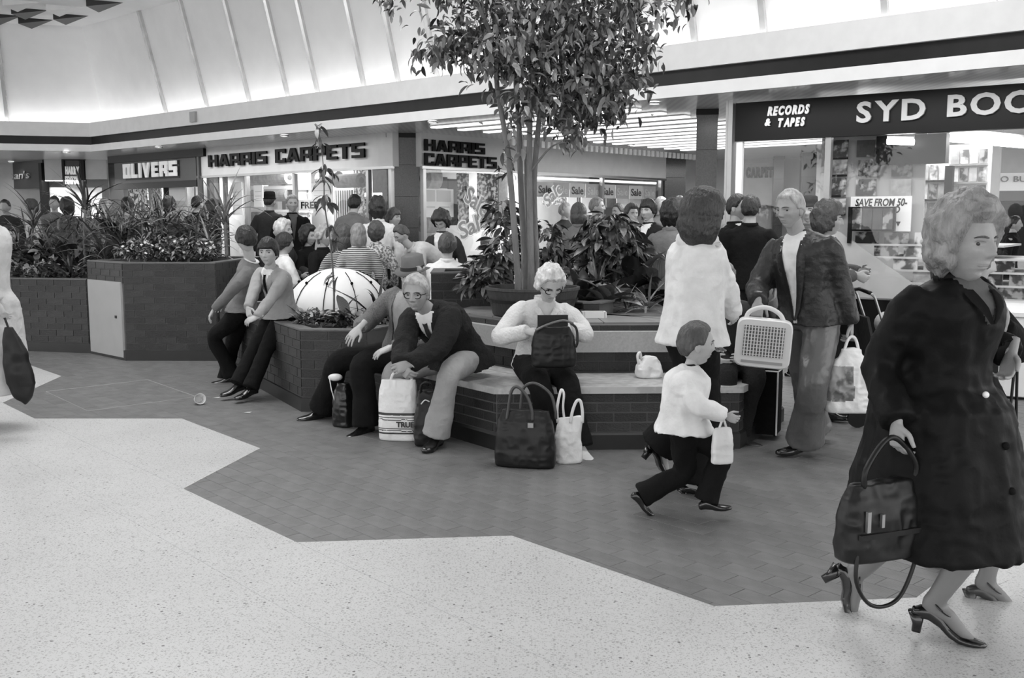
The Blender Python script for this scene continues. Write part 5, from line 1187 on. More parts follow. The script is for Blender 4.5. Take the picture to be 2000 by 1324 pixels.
# --- man in the leather jacket
F = person('grey-haired man in a leather jacket walking left, carrying a fan heater and a plastic bag', A(1584, 616, 6.42), A(1563, 462, 6.40), A(1543, 409, 6.34), D(-50), D(-44), D(-52), wr=A(1480, 590, 6.22), wl=A(1666, 648, 6.30), ar=A(1590, 838, 6.80), al=A(1572, 856, 6.40), elbow_r=(-.1, .9, -.2), elbow_l=(.9, .3, -.2),
    knee_r=(-.8, -.5, .1), knee_l=(-.3, -1, .1), toe_r=(-.9, -.3, -.2), toe_l=(-.95, -.22, 0), hair=('short', 'grey'), s=1.03, hs=1.0, seed=18, pitch=D(6), skin=SKIN_D,
    hand_r=dict(d=(-.1, -.15, -.95), pn=(.3, .8, 0), curl=.9), hand_l=dict(d=(.05, -.1, -1), pn=(-.8, .3, 0), curl=.85), top=dict(m=C_LEATHER, hem=-.10, off=.036, sleeve=.032, wr=.012, v=(-.02, .062, C_SHIRT), flare=.02, name='jacket'), bottom=dict(m=C_SATIN, off=.028, hemr=.125), shoes=('man', M_SHOE, .025))
b = MB(); b.tube([Vector(F.cen(.0) + F.frame(0)[0] * math.cos(a) * .182 + F.frame(0)[1] * math.sin(a) * .132) for a in np.linspace(0, 2 * PI, 25)], [(.004, .018)] * 25, 6, cap=False); shade(np.array(b.v), b.f, 'belt', M_BLACK, F.t)
# --- woman in the long dark coat, nearest
F = person('woman with wavy hair in a long dark coat striding past, black handbag in hand', A(1832, 782, 3.56), A(1862, 552, 3.54), A(1884, 476, 3.48), D(34), D(26), D(26), wr=A(1752, 826, 3.36), wl=A(1975, 690, 3.62), ar=A(1678, 1118, 3.80), al=A(1826, 1172, 3.52), elbow_r=(-.35, .9, -.1), elbow_l=(.3, .6, -.6),
    knee_r=(.8, -.3, .1), knee_l=(.8, -.5, .1), toe_r=(.55, -.15, -.85), toe_l=(.98, -.42, -.12), foot_up_r=(.8, -.1, .55), hair=('wavy', 'fair'), fem=1.0, s=.985, hs=1.14, seed=19, skin=SKIN_D, hoses=M_HOSE,
    hand_r=dict(d=(.0, -.1, -1), pn=(.9, .3, .0), curl=.75), hand_l=dict(d=(-.2, -.2, -.6), curl=.6), top=dict(m=C_DLEATHER, hemz=.385, fz=.4, off=.050, sleeve=.036, wr=.013, flare=.17, name='coat', v=(.72, .05, C_MID), lm=C_BLACK), bottom=dict(kind='skirt', hem=.42, m=C_BLACK, fl=.06), shoes=('court', M_SHOE, .06))
buttons(F, (.15, ), .02, mat('pearl_brooch', .85, .2), .012); buttons(F, (-.25, -.6), .02, C_BLACK, .014)
# the strapped shoe of the standing foot
# --- second woman behind her
F = person('woman in a dark coat almost hidden behind the nearest woman, her heeled shoe showing', A(1872, 770, 4.02), A(1884, 562, 4.02), A(1886, 512, 3.98), D(58), D(50), D(70), wr=A(1850, 800, 4.1), wl=A(1956, 640, 3.92), ar=A(1846, 1085, 4.3), al=A(1926, 1132, 3.92), elbow_l=(.7, .2, -.7), knee_r=(1, -.2, .1), knee_l=(1, -.3, .1), toe_l=(.98, -.3, -.1),
    hair=('bob', 'dark'), fem=1.0, s=.96, hs=1.0, seed=20, detail=1, hoses=M_HOSE, hand_l=dict(d=(-.2, -.2, .9), pn=(-.6, -.6, 0), curl=.5), top=dict(m=C_BLACK, hem=-.9, off=.03, sleeve=.03, flare=.08, name='coat'), bottom=dict(kind='skirt', hem=.46, m=C_BLACK, fl=.04), shoes=('court', M_SHOEB, .055))
# --- person in the long pale coat at the left edge
F = person('person in a long pale coat half out of view, dark cloth bag in hand', A(-36, 592, 7.2), A(-40, 440, 7.2), A(-42, 390, 7.2), D(-120), D(-120), D(-110), wl=A(14, 628, 7.05), wr=A(-120, 640, 7.4), ar=A(-90, 815, 7.4), al=A(-30, 822, 7.1), hair=('wavy', 'brown'), fem=1.0, s=1.05, seed=21, detail=1, hoses=M_HOSE,
    top=dict(m=C_PALE, hemz=.28, off=.06, sleeve=.04, wr=.012, fz=.10, flare=.12, name='coat'), shoes=('court', M_SHOE, .04))
# --- seated figure behind the toddler and the hatted woman with the pushchair
F = person('seated person in dark trousers and brown shoes on the bench, mostly behind the toddler', A(1420, 690, 7.1), A(1418, 590, 7.0), A(1410, 550, 6.95), D(20), D(10), D(40), ar=A(1395, 845, 6.72), al=A(1440, 842, 6.78), wr=A(1395, 700, 6.75), wl=A(1450, 690, 6.75), knee_r=(.1, -1, .7), knee_l=(.3, -1, .7), toe_r=(.5, -.8, 0), toe_l=(.75, -.6, 0), hair=('curly', 'grey'), fem=1.0, s=.96, seed=22, detail=1, top=dict(m=C_CHAR, hem=-.12, off=.03), bottom=dict(m=C_DARK, off=.02, hemr=.1), shoes=('man', M_SHOEB, .03))
F = person('woman in a knitted hat pushing a pushchair, behind the man in leather', A(1602, 588, 7.5), A(1612, 470, 7.5), A(1618, 430, 7.45), D(70), D(60), D(75), wr=A(1672, 536, 7.3), wl=A(1680, 530, 7.6), ar=A(1585, 800, 7.6), al=A(1610, 795, 7.5), elbow_r=(-.2, -.3, -1), hair=('wavy', 'brown'), fem=1.0, s=.97, seed=23, detail=1, hand_r=dict(d=(.8, -.1, -.4), curl=.8), top=dict(m=C_MID, hem=-.25, off=.03, cm=C_WHITE), bottom=dict(m=C_DARK), shoes=('man', M_SHOE, .02))
hat(F, cloth('knit_hat', .10, bump=.5, bscale=80), .004, .08, None, 'knitted_hat', sc=1.08)
# --- crowd
def bg(label, x, y, Y, yaw, hair, m, seat=False, look=None, lean=0.0, side=0.0, bot=None, det=1, fem=0.0, seed=1, hem=-.14, pattern=None, kid=0.0, hatm=None, s=None, arms=None, pitch=0.0, v=None, knit=False, top='jacket'):
    h = A(x, y, Y); f = Vector((math.sin(yaw), -math.cos(yaw), 0))
    r = Vector((-math.cos(yaw), -math.sin(yaw), 0))
    if s is None: s = 1.0 if seat else min(1.06, max(.5, (h.z + .115) / 1.72))
    N = Vector((h.x, h.y, h.z - .165 * s)) - f * (.03 + .10 * lean)
    pz = .50 if seat else .93 * s
    P = Vector((N.x, N.y, max(pz, N.z - .52 * s))) - f * (.05 + .38 * lean) - r * side
    P.z = N.z - math.sqrt(max(.02, (.50 * s) ** 2 - ((N - P).x ** 2 + (N - P).y ** 2)))
    kw = {}
    if seat: c = P + f * .42; kw = dict(ar=(c.x + r.x * .1, c.y + r.y * .1, .09), al=(c.x - r.x * .1, c.y - r.y * .1, .09), knee_r=f * .9 + Vector((0, 0, .7)), knee_l=f * .9 + Vector((0, 0, .7)), wr=P + f * .35 + r * .12 + Vector((0, 0, .12)), wl=P + f * .35 - r * .12 + Vector((0, 0, .12)))
    else: c = Vector((P.x, P.y, .095 * s)) + f * .02; kw = dict(ar=c + r * .1 * s + f * .08, al=c - r * .1 * s - f * .08)
    if arms: kw.update(wr=N + f * arms[0] + r * .10 + Vector((0, 0, arms[1])), wl=N + f * arms[0] - r * .10 + Vector((0, 0, arms[1])))
    if det == 0: kw['hand_r'] = kw['hand_l'] = dict(curl=.5)
    F = person(label, P, N, h, yaw, yaw, look if look is not None else yaw, hair=hair, top=dict(m=m, hem=hem, off=.024, sleeve=.022, wr=.008, v=v, name=top, collar=det > 0), bottom=dict(m=bot or C_DARK, off=.018, hemr=.095), s=s, hs=max(s, .85), fem=fem, child=kid, seed=seed, detail=det, pitch=pitch, shoes=('man', M_SHOE, .02), **kw)
    if hatm: hat(F, hatm, .006 if knit else .035, .09, None, 'knitted_hat' if knit else 'hat')
    return F
CR = [
 ('man in a dark cap and long dark coat, back turned, at the carpet window', 527, 394, 15.4, D(165), ('crop', 'dark'), C_CHAR, dict(hem=-.8, hatm=C_BLACK, knit=True)),
 ('man in a black open coat facing out from the carpet window', 571, 398, 15.0, D(20), ('short', 'fair'), C_BLACK, dict(hem=-.4, v=(.3, .05, C_MID))),
 ('white-haired person in profile sitting behind the boys', 554, 450, 12.2, D(78), ('curly', 'white'), C_CHAR, dict(seat=True, fem=.6)),
 ('dark-haired boy with a white collar behind the boy in the blazer', 556, 476, 11.6, D(120), ('bowl', 'dark'), C_WHITE, dict(seat=True, kid=.6)),
 ('dark-haired woman in a black coat sitting, face turned right', 603, 462, 12.6, D(62), ('wavy', 'dark'), C_BLACK, dict(seat=True, fem=1.0)),
 ('grey-haired old woman in a dark coat sitting beside the white parasol', 634, 462, 11.5, D(58), ('curly', 'grey'), C_BLACK, dict(seat=True, fem=1.0)),
 ('man bending over in a grey shirt, back turned, by the rug display', 693, 398, 14.0, D(170), ('short', 'black'), C_GREY, dict(lean=.5)),
 ('bushy-haired woman in a white blouse with her back turned', 738, 408, 12.8, D(195), ('bushy', 'dark'), C_WHITE, dict(fem=1.0)),
 ('fair-haired child in pale clothes before the granite column', 769, 425, 13.0, D(60), ('bowl', 'brown'), C_LGREY, dict(kid=.8)),
 ('person in a floral dress standing beside the striped top', 735, 455, 11.6, D(175), ('wavy', 'brown'), C_FLORAL, dict(fem=1.0, hem=-.7)),
 ('girl with long fair hair and a striped knit, back turned', 700, 458, 10.6, D(185), ('long', 'fair'), C_STRIPE, dict(fem=1.0)),
 ('woman with long mousy hair left of the striped top', 672, 462, 10.9, D(200), ('long', 'brown'), C_STRIPE, dict(fem=1.0, seat=True)),
 ('man in a pale knit bending forward behind the hat', 784, 458, 10.8, D(-60), ('short', 'brown'), C_PALE, dict(lean=.9, pitch=D(30))),
 ('dark-haired person in a striped jacket looking down', 862, 432, 11.6, D(-20), ('bushy', 'dark'), C_CHAR, dict(pitch=D(35), fem=.5, v=(.1, .07, C_WHITE))),
 ('boy in a white shirt with his back turned, above the square brick end', 874, 480, 10.0, D(172), ('bowl', 'brown'), C_WHITE, dict(kid=.7, seat=True)),
 ('woman in a white banded hat behind the planting', 957, 476, 11.4, D(70), ('short', 'brown'), C_DARK, dict(seat=True, fem=1.0, hatm=C_WHITE, knit=True)),
 ('blurred man in profile passing the far carpet window', 1166, 404, 14.0, D(75), ('short', 'fair'), C_LGREY, dict()),
 ('person with back turned in a grey top and white skirt', 1130, 418, 12.6, D(170), ('bob', 'brown'), C_GREY, dict(fem=1.0, bot=C_WHITE)),
 ('man with sideburns in a dark suit beside the bushy plant', 1266, 412, 11.2, D(-40), ('bowl', 'black'), C_DARK, dict(v=(.45, .05, C_SHIRT), lean=.05)),
 ('curly brown head just above the bushy plant', 1234, 418, 13.2, D(20), ('curly', 'brown'), C_MID, dict(fem=1.0)),
 ('brown head left of the curly one above the bushy plant', 1208, 414, 14.6, D(-60), ('short', 'brown'), C_GREY, dict()),
 ('grey-haired man at the far granite column', 1291, 402, 14.8, D(30), ('short', 'grey'), C_MID, dict()),
 ('dark-haired woman in a grey coat left of the cream coat', 1312, 420, 9.6, D(150), ('wavy', 'black'), C_GREY, dict(fem=1.0, lean=.2)),
 ('young man in a dark jumper between the cream coat and the leather jacket', 1441, 406, 9.4, D(55), ('short', 'dark'), C_BLACK, dict(v=(.75, .06, C_WHITE))),
 ('man in a black jacket with his back turned, beside the young man', 1466, 408, 9.2, D(160), ('short', 'dark'), C_BLACK, dict()),
 ('old woman with white curls sitting low beside the grey coat', 1438, 512, 10.3, D(40), ('curly', 'white'), C_PALE, dict(seat=True, fem=1.0)),
 ('grey-haired person in a mid grey coat seen from behind, sitting', 1466, 520, 9.5, D(165), ('wavy', 'grey'), C_GREY, dict(seat=True, fem=1.0)),
 ('dark head glimpsed just behind the man in leather', 1580, 412, 9.8, D(-30), ('short', 'dark'), C_MID, dict(hatm=C_CHAR, knit=True)),
 ('dark figure standing far inside at the right edge', 1982, 438, 13.8, D(60), ('short', 'black'), C_BLACK, dict(hem=-.5)),
 ('dark-haired woman in a dark coat sitting at the left edge, facing the camera', 22, 460, 14.3, D(15), ('wavy', 'dark'), C_BLACK, dict(seat=True, fem=1.0)),
 ('dark-haired person in pale clothes beside the woman at the left edge', 64, 478, 14.6, D(80), ('short', 'black'), C_WHITE, dict(seat=True)),
 ('dark head against the white blind, leftmost of a pair', 106, 398, 17.6, D(10), ('short', 'black'), C_GREY, dict(det=0)),
 ('round-haired head against the white blind, right of the pair', 131, 404, 17.0, D(200), ('bushy', 'dark'), C_MID, dict(det=0)),
 ('fair head at the shoe shop pillar', 206, 404, 17.8, D(30), ('curly', 'grey'), C_LGREY, dict(det=0)),
 ('dark-haired man in a grey shirt with his back to us at the shoe shop', 249, 402, 16.0, D(180), ('bowl', 'black'), C_LGREY, dict(det=0)),
 ('dark-clothed person at the right pillar of the shoe shop', 386, 398, 16.4, D(150), ('short', 'black'), C_BLACK, dict(det=0)),
 ('small dark head left of the shoe shop pillar', 170, 410, 18.4, D(40), ('short', 'dark'), C_MID, dict(det=0)),
 ('dim head at the mullion of the shoe shop', 330, 402, 17.4, D(170), ('wavy', 'dark'), C_CHAR, dict(det=0)),
 ('dark head at the far left under the dim shop sign', 10, 404, 18.2, D(0), ('short', 'dark'), C_CHAR, dict(det=0)),
 ('pale-jacketed figure left of the white blind', 60, 406, 17.2, D(-50), ('curly', 'brown'), C_PALE, dict(det=0)),
 ('person in a dark jacket among the spiky plants left of the boys', 418, 410, 15.2, D(100), ('bushy', 'dark'), C_DARK, dict(det=0)),
 ('fair head far down the side mall', 1352, 404, 16.8, D(-20), ('short', 'fair'), C_GREY, dict(det=0)),
 ('dark head behind the dark-haired woman in the side mall', 1326, 408, 13.4, D(200), ('wavy', 'dark'), C_MID, dict(det=0)),
 ('grey head near the granite column end of the side window', 1104, 412, 15.6, D(60), ('short', 'grey'), C_CHAR, dict(det=0)),
]
for i, (l, x, y, Y, yaw, hr, m, kw) in enumerate(CR): bg(l, x, y, Y, yaw, hr, m, seed=40 + i, **kw)
# ---------------------------------------------------------------- plants
LEAFM = [mat('leaf_a', .055, .3, .3, 10), mat('leaf_b', .11, .3, .3, 10), mat('leaf_c', .22, .32, .3, 10), mat('leaf_d', .018, .3, .3, 10)]
LEAFP = [mat('leaf_pale', .30, .4, .25, 10), pattern_mat('leaf_striped', .07, .42, 'stripe', 14, .35, 0)]
BARK = mat('bark', .16, .8, .3, 14, .6, 60, stretch=(1, 1, .3)); CANE = mat('cane', .13, .7, .3, 20, .4, 50); PETAL = mat('petal', .72, .5, .1)
def leaf_me(L, Wd, bend, m, n=5, fold=.25, shape='oval', name='leaf'):
    vs = []; ang = 0.0; y = z = 0.0; st = L / n
    for i in range(n + 1):
        t = i / n; w = Wd * (math.sin(PI * min(1, t * .93 + .07)) ** .8 if shape == 'oval' else (1 - t ** 2.2) * (.45 + .55 * min(1, t * 5))) * .5 + .0006
        vs += [(-w, y, z + fold * w), (0, y, z), (w, y, z + fold * w)]
        y += math.cos(ang) * st; z += math.sin(ang) * st; ang -= bend / n
    fs = []
    for i in range(n): a = i * 3; fs += [(a, a + 1, a + 4, a + 3), (a + 1, a + 2, a + 5, a + 4)]
    return mesh_of(name, vs, fs, m, True)
def leaf_M(p, az, el, roll=0.0, sc=1.0):
    return Matrix.Translation(Vector(p)) @ Matrix.Rotation(az, 4, 'Z') @ Matrix.Rotation(el, 4, 'X') @ Matrix.Rotation(roll, 4, 'Y') @ Matrix.Scale(sc, 4)
def put_leaf(me, parent, M, name='leaf'):
    o = new_obj(name, me); local(o, parent, M); return o
def stuff_leaves(name, parent, items, mats):
    """many leaves joined in one mesh: items = (mesh, matrix, material index)"""
    vs, fs, mi = [], [], []; n = 0
    for me, M, k in items:
        co = np.empty(len(me.vertices) * 3, np.float32); me.vertices.foreach_get('co', co); co = co.reshape(-1, 3)
        A_ = np.array(M); vs.append(co @ A_[:3, :3].T + A_[:3, 3]); fs += [tuple(i + n for i in p.vertices) for p in me.polygons]; mi += [k] * len(me.polygons); n += len(co)
    o = shade(np.concatenate(vs), fs, name, None, parent, True, mats, mi); o['kind'] = 'stuff'; return o
R_ = random.Random(5)
STRAP = [[leaf_me(1, w, b, m, 7, .3, 'strap') for m in LEAFM] for w, b in ((.060, .9), (.055, 1.7), (.070, .5))]
OVAL = [[leaf_me(1, w, b, m, 5, .3) for m in LEAFM] for w, b in ((.34, .7), (.42, 1.1), (.28, .5))]
BROAD = [[leaf_me(1, .36, .9, m, 6, .3) for m in LEAFP + LEAFM[1:3]]]
def plant(label, cat, x, y, Y, kind, n, L, el=(.2, 1.2), stem=None, mats=None, group=None, z0=None, sc_var=.35, name='leafy_plant'):
    """base at picture point x,y on depth Y (or height z0)"""
    b = A(x, y, Y)
    if z0 is not None: b.z = z0
    t = thing(name, label, cat, b, 0, group); fam = dict(strap=STRAP, oval=OVAL, broad=BROAD)[kind]; tip = b.copy()
    if stem:
        h, r, lean = stem; pts = [b, b + Vector((lean * .3 * h, 0, h * .5)), b + Vector((lean * h, 0, h))]; vs, fs = tube_geo([Vector(q) for q in catmull(pts, 4)], r, 8)
        o = mesh_of('stem', vs, fs, CANE, True); local(new_obj('stem', o), t); tip = pts[-1]
    for i in range(n):
        az = 2.399 * i + R_.uniform(-.4, .4); e = R_.uniform(*el); l = L * R_.uniform(1 - sc_var, 1 + sc_var * .4); f = R_.choice(fam); me = R_.choice(f if mats is None else [f[k] for k in mats])
        put_leaf(me, t, leaf_M(tip + Vector((R_.uniform(-.02, .02), R_.uniform(-.02, .02), R_.uniform(-.04, .02))), az, e, R_.uniform(-.5, .5), l))
    return t
def bush(label, cat, blobs, Y, n, L, kind='oval', nobj=60, mats=None, droop=(-1.2, .6), stems=None, name='leafy_bush', flowers=0, fmat=None):
    """blobs: (x, y, rx, ry) picture ellipses at depth Y; leaves spread through their volume"""
    x0, y0 = blobs[0][0], max(b[1] + b[3] for b in blobs); base = A(x0, y0, Y); t = thing(name, label, cat, base, 0); fam = dict(strap=STRAP, oval=OVAL, broad=BROAD)[kind]; k = Y / FPX
    it = []; tot = sum(b[2] * b[3] for b in blobs)
    for (x, y, rx, ry) in blobs:
        c = A(x, y, Y); m = int(n * rx * ry / tot)
        if stems: vs, fs = tube_geo([Vector(q) for q in catmull([base, (base + c) / 2 + Vector((R_.uniform(-.05, .05), 0, 0)), c + Vector((0, 0, ry * k * .5))], 3)], [stems, stems * .8, stems * .7, stems * .6, stems * .5, stems * .4, stems * .3], 6); local(new_obj('stem', mesh_of('stem', vs, fs, CANE, True)), t)
        for i in range(m):
            d = Vector((R_.gauss(0, 1), R_.gauss(0, 1), R_.gauss(0, 1))).normalized() * R_.uniform(.45, 1.0) ** .5
            p = c + Vector((d.x * rx * k, d.y * min(rx, ry) * k, d.z * ry * k)); az = math.atan2(-d.x, d.y) + R_.uniform(-.9, .9)
            f = R_.randrange(len(fam)); q = R_.choice(mats) if mats else R_.randrange(len(fam[f])); it.append((p.y, fam[f][q], leaf_M(p, az, R_.uniform(*droop), R_.uniform(-.7, .7), L * R_.uniform(.65, 1.25)), q))
    it.sort(key=lambda q: q[0])
    for _, me, M, q in it[:nobj]: put_leaf(me, t, M)
    if it[nobj:]: stuff_leaves('foliage', t, [(me, M, q) for _, me, M, q in it[nobj:]], [fm.materials[0] for fm in fam[0]])
    for i in range(flowers):
        x, y, rx, ry = R_.choice(blobs); c = A(x + R_.uniform(-rx, rx), y - ry * R_.uniform(-.3, 1.0), Y - R_.uniform(0, .25)); m = MB()
        for j in range(7): a = j * .9; m.add([(0, 0, 0), (.5 * math.cos(a - .35), .5 * math.sin(a - .35), .1), (math.cos(a), math.sin(a), .0), (.5 * math.cos(a + .35), .5 * math.sin(a + .35), .1)], [(0, 1, 2, 3)])
        o = mesh_of('flower', [Vector(v) * .022 for v in m.v], m.f, PETAL); put_leaf(o, t, leaf_M(c, R_.uniform(0, 6), R_.uniform(.3, 1.3)), 'flower')
    return t
# --- the tree in its tub
TY = 7.86
tree = thing('indoor_tree', 'tall multi-stemmed fig tree with drooping leaves growing from the tub', 'tree', A(1030, 580, TY)); tree.location.z = .95
stems = [[(1013, 585), (1010, 520), (996, 338), (988, 271), (971, 169), (964, 85), (930, 0), (912, -60)], [(1026, 585), (1024, 500), (1017, 360), (1013, 233), (1007, 140), (1018, 40), (1010, -50)], [(1038, 585), (1037, 500), (1034, 338), (1036, 190), (1040, 63), (1048, -10), (1055, -90)], [(1047, 585), (1047, 500), (1043, 360), (1053, 233), (1064, 106), (1072, 30), (1090, -70)], [(1032, 585), (1033, 480), (1028, 380), (1026, 300)]]
SP = []
for i, st in enumerate(stems):
    dy = (-.05, .06, -.02, .05, .12)[i]; pts = [A(x, y, TY + dy) for x, y in st]; SP.append(pts); P = catmull(pts, 5); r = np.interp(np.linspace(0, 1, len(P)), [0, .15, 1], [.031, .025, .013 if i < 4 else .010])
    vs, fs = tube_geo([Vector(q) for q in P], list(r), 10); local(new_obj('trunk', mesh_of('trunk', vs, fs, BARK, True)), tree)
CL = [(1130, 60, 95, 75, 578), (1180, 140, 75, 70, 408), (1080, 130, 80, 70, 391), (1120, 205, 60, 45, 238), (1190, 205, 35, 35, 102), (1000, 30, 90, 50, 289), (1230, 20, 75, 45, 204), (1120, -50, 160, 60, 442), (965, 110, 60, 40, 153), (905, 75, 55, 34, 161), (850, 100, 40, 26, 105), (1005, 95, 60, 45, 136), (1030, 200, 60, 30, 76), (1110, 258, 26, 26, 37), (1122, 275, 16, 22, 15), (760, 0, 26, 14, 27), (1330, 5, 30, 26, 34), (940, -20, 80, 40, 170), (860, -30, 50, 30, 68), (1255, 95, 30, 40, 51), (990, 310, 22, 26, 20), (1000, 250, 14, 18, 10)]
TL = [[leaf_me(1, w, b, m, 4, .35) for m in LEAFM] for w, b in ((.34, .5), (.38, .9))]
it = []
for (x, y, rx, ry, n) in CL:
    n = int(n * 1.35)
    kx = TY / FPX; c = A(x, y, TY + R_.uniform(-.25, .25)); near = min((q for s_ in SP for q in s_), key=lambda q: (q - c).length + .6 * max(0, q.z - c.z))
    mid = (near + c) / 2 + Vector((0, 0, .08)); vs, fs = tube_geo([Vector(q) for q in catmull([near, mid, c], 4)], list(np.linspace(.010, .003, 9)), 6); local(new_obj('branch', mesh_of('branch', vs, fs, BARK, True)), tree)
    for k in range(max(2, n // 16)):
        e = c + Vector((R_.uniform(-1, 1) * rx * kx * .8, R_.uniform(-.3, .3), R_.uniform(-1, 1) * ry * kx * .8)); vs, fs = tube_geo([c, (c + e) / 2 + Vector((0, 0, .04)), e], [.0035, .0025, .0015], 4); local(new_obj('twig', mesh_of('twig', vs, fs, BARK, True)), tree)
    for k in range(n):
        d = Vector((R_.gauss(0, .55), R_.gauss(0, .6), R_.gauss(0, .55))); p = c + Vector((d.x * rx * kx, d.y * .38, d.z * ry * kx)); f = R_.randrange(2); q = R_.choice((0, 0, 1, 1, 2, 2, 2, 3))
        it.append((p.y, TL[f][q], leaf_M(p, R_.uniform(0, 2 * PI), R_.uniform(-1.4, .25), R_.uniform(-.9, .9), R_.uniform(.06, .115)), q))
it.sort(key=lambda q: q[0])
for _, me, M, q in it[:300]: put_leaf(me, tree, M)
stuff_leaves('foliage', tree, [(me, M, q) for _, me, M, q in it[300:]], LEAFM)
tub = thing('tree_tub', 'wide dark wooden tub at the foot of the tree', 'tub', A(1040, 600, TY)); tub.location.z = .785
M_TUB = mat('tub_wood', .045, .55, .3, 8, .3, 40, stretch=(6, 6, .5))
MB().lathe([(.30, 0), (.315, .01), (.365, .20), (.375, .205), (.375, .225), (.35, .225), (.345, .17)], 40, cap=False).build('tub_wall', M_TUB, tub); MB().lathe([(.345, .165), (.001, .175)], 30).build('soil', M_SOIL, tub)
MB().lathe([(.352, .11), (.356, .11), (.362, .135), (.357, .135)], 40, cap=False).build('hoop', M_DARKM, tub)
# --- tall thin plant in the low planter
tp_ = thing('tall_plant', 'tall thin plant with whorls of drooping leaves rising from the low planter', 'plant', A(652, 628, 8.6)); pts = [A(x, y, 8.6) for x, y in ((652, 628), (652, 560), (646, 480), (634, 400), (632, 330), (622, 245))]
vs, fs = tube_geo([Vector(q) for q in catmull(pts, 4)], list(np.linspace(.010, .003, 21)), 6); local(new_obj('stem', mesh_of('stem', vs, fs, CANE, True)), tp_)
for (x, y, n) in ((622, 246, 8), (625, 275, 6), (632, 325, 8), (640, 335, 5), (630, 350, 5), (632, 385, 8), (640, 400, 5), (640, 440, 5), (650, 470, 4), (652, 540, 6)):
    for k in range(n): put_leaf(R_.choice(OVAL[2][:2] + OVAL[0]), tp_, leaf_M(A(x + R_.uniform(-8, 8), y + R_.uniform(-6, 6), 8.6 + R_.uniform(-.05, .05)), R_.uniform(0, 6.3), R_.uniform(-1.4, -.2), R_.uniform(-.5, .5), R_.uniform(.09, .15)))
# --- strap-leaved cane plants
plant('dracaena with a bare cane and spiky crown in the far left planter', 'plant', 165, 520, 12.3, 'strap', 26, .62, (.3, 1.5), (.72, .016, .06), mats=[0, 1, 3], name='cane_plant')
plant('dracaena with a forked pale cane rising beside the dark-haired boy', 'plant', 443, 505, 11.5, 'strap', 20, .62, (.5, 1.5), (.42, .02, -.02), mats=[1, 2], name='cane_plant')
plant('second lower crown of spiky leaves beside the forked cane', 'plant', 418, 505, 11.7, 'strap', 18, .42, (.1, 1.3), (.18, .018, -.3), mats=[1, 2, 2], name='cane_plant')
plant('small spiky cane plant between the white blind and the planter', 'plant', 62, 510, 12.6, 'strap', 20, .60, (.4, 1.5), (.45, .014, .1), mats=[0, 1], name='cane_plant')
k = 0
for (x, y, Y, n, L, kind, ms, l) in ((48, 545, 12.0, 12, .36, 'broad', None, 'broad-leaved plant with striped leaves in the far left planter'), (95, 545, 11.9, 12, .34, 'oval', None, 'low leafy plant near the middle of the far left planter'), (140, 545, 11.8, 14, .40, 'strap', [1, 2], 'arching strap-leaved plant close to the tall planter corner'), (112, 520, 12.6, 16, .55, 'strap', [0, 1], 'dark strap-leaved plant at the back of the far left planter'), (20, 545, 12.1, 12, .35, 'oval', [1, 2], 'leafy plant beside the woman at the left edge'),
    (205, 505, 12.2, 18, .55, 'strap', [1, 2], 'big arching strap-leaved plant at the back of the tall planter, left'), (250, 500, 12.3, 18, .62, 'strap', [0, 1, 3], 'dark arching plant behind the flowering mound, left side'), (300, 495, 12.4, 18, .66, 'strap', [1, 2], 'pale arching plant behind the flowering mound, middle'), (345, 500, 12.3, 16, .58, 'oval', [0, 1], 'leafy plant behind the flowering mound, right of middle'), (385, 500, 12.2, 18, .60, 'strap', [1, 2, 2], 'arching plant behind the flowering mound, right end'), (228, 470, 12.5, 14, .6, 'oval', [0, 3], 'tall dark leafy plant behind the access door corner'), (320, 470, 12.5, 14, .6, 'strap', [0, 1], 'tall thin-leaved plant against the shoe shop')):
    plant(l, 'plant', x, y, Y, kind, int(n * (1.8 if kind == 'strap' else 1.2)), L * (1.25 if kind == 'strap' else .85), (.3, 1.5), mats=[1, 2, 0] if kind == 'strap' else ms)
bush('dense flowering mound with small pale blooms on the tall planter', 'plant', [(300, 486, 62, 24), (370, 486, 52, 24), (262, 490, 30, 18), (410, 490, 24, 18)], 11.25, 900, .07, 'oval', 120, None, (-.6, 1.0), name='flowering_mound', flowers=90)
bush('leafy ground cover filling the far left planter front', 'plant', [(60, 530, 50, 16), (130, 532, 46, 14)], 11.75, 260, .10, 'oval', 80, None, (-.5, 1.0))
bush('mass of thin arching leaves across the back of the tall planter', 'plant', [(250, 455, 60, 34), (330, 440, 60, 40), (400, 455, 44, 34), (290, 425, 50, 22)], 12.15, 420, .32, 'strap', 120, [0, 1, 2, 2], (-.2, 1.3))
bush('mass of mixed leaves across the back of the far left planter', 'plant', [(60, 470, 56, 36), (130, 465, 50, 40), (180, 440, 40, 40)], 12.75, 380, .30, 'strap', 110, [0, 1, 1, 2], (-.2, 1.3))
bush('broad dark leaves in the middle of the far left planter', 'plant', [(90, 505, 60, 24), (150, 500, 36, 26)], 12.4, 150, .22, 'oval', 60, [0, 1, 2, 3], (-.4, 1.2))
# --- low planter in front of the parasol
bush('low ground cover along the front rim of the low planter', 'plant', [(620, 622, 44, 16), (690, 626, 56, 14), (750, 622, 36, 12)], 8.35, 300, .085, 'oval', 120, None, (-.3, 1.2))
plant('dark arching strap-leaved plant in front of the white parasol', 'plant', 735, 628, 8.7, 'strap', 16, .55, (.5, 1.45), mats=[0, 3])
plant('broad pale-leaved plant low in front of the white parasol', 'plant', 672, 628, 8.5, 'broad', 9, .30, (.4, 1.4))
plant('slim dark leafy plant at the right end of the low planter', 'plant', 780, 625, 8.6, 'oval', 14, .26, (.3, 1.4), mats=[0, 1])
plant('small strap-leaved plant at the left corner of the low planter', 'plant', 600, 628, 8.6, 'strap', 12, .26, (.3, 1.3), mats=[0, 1, 3])
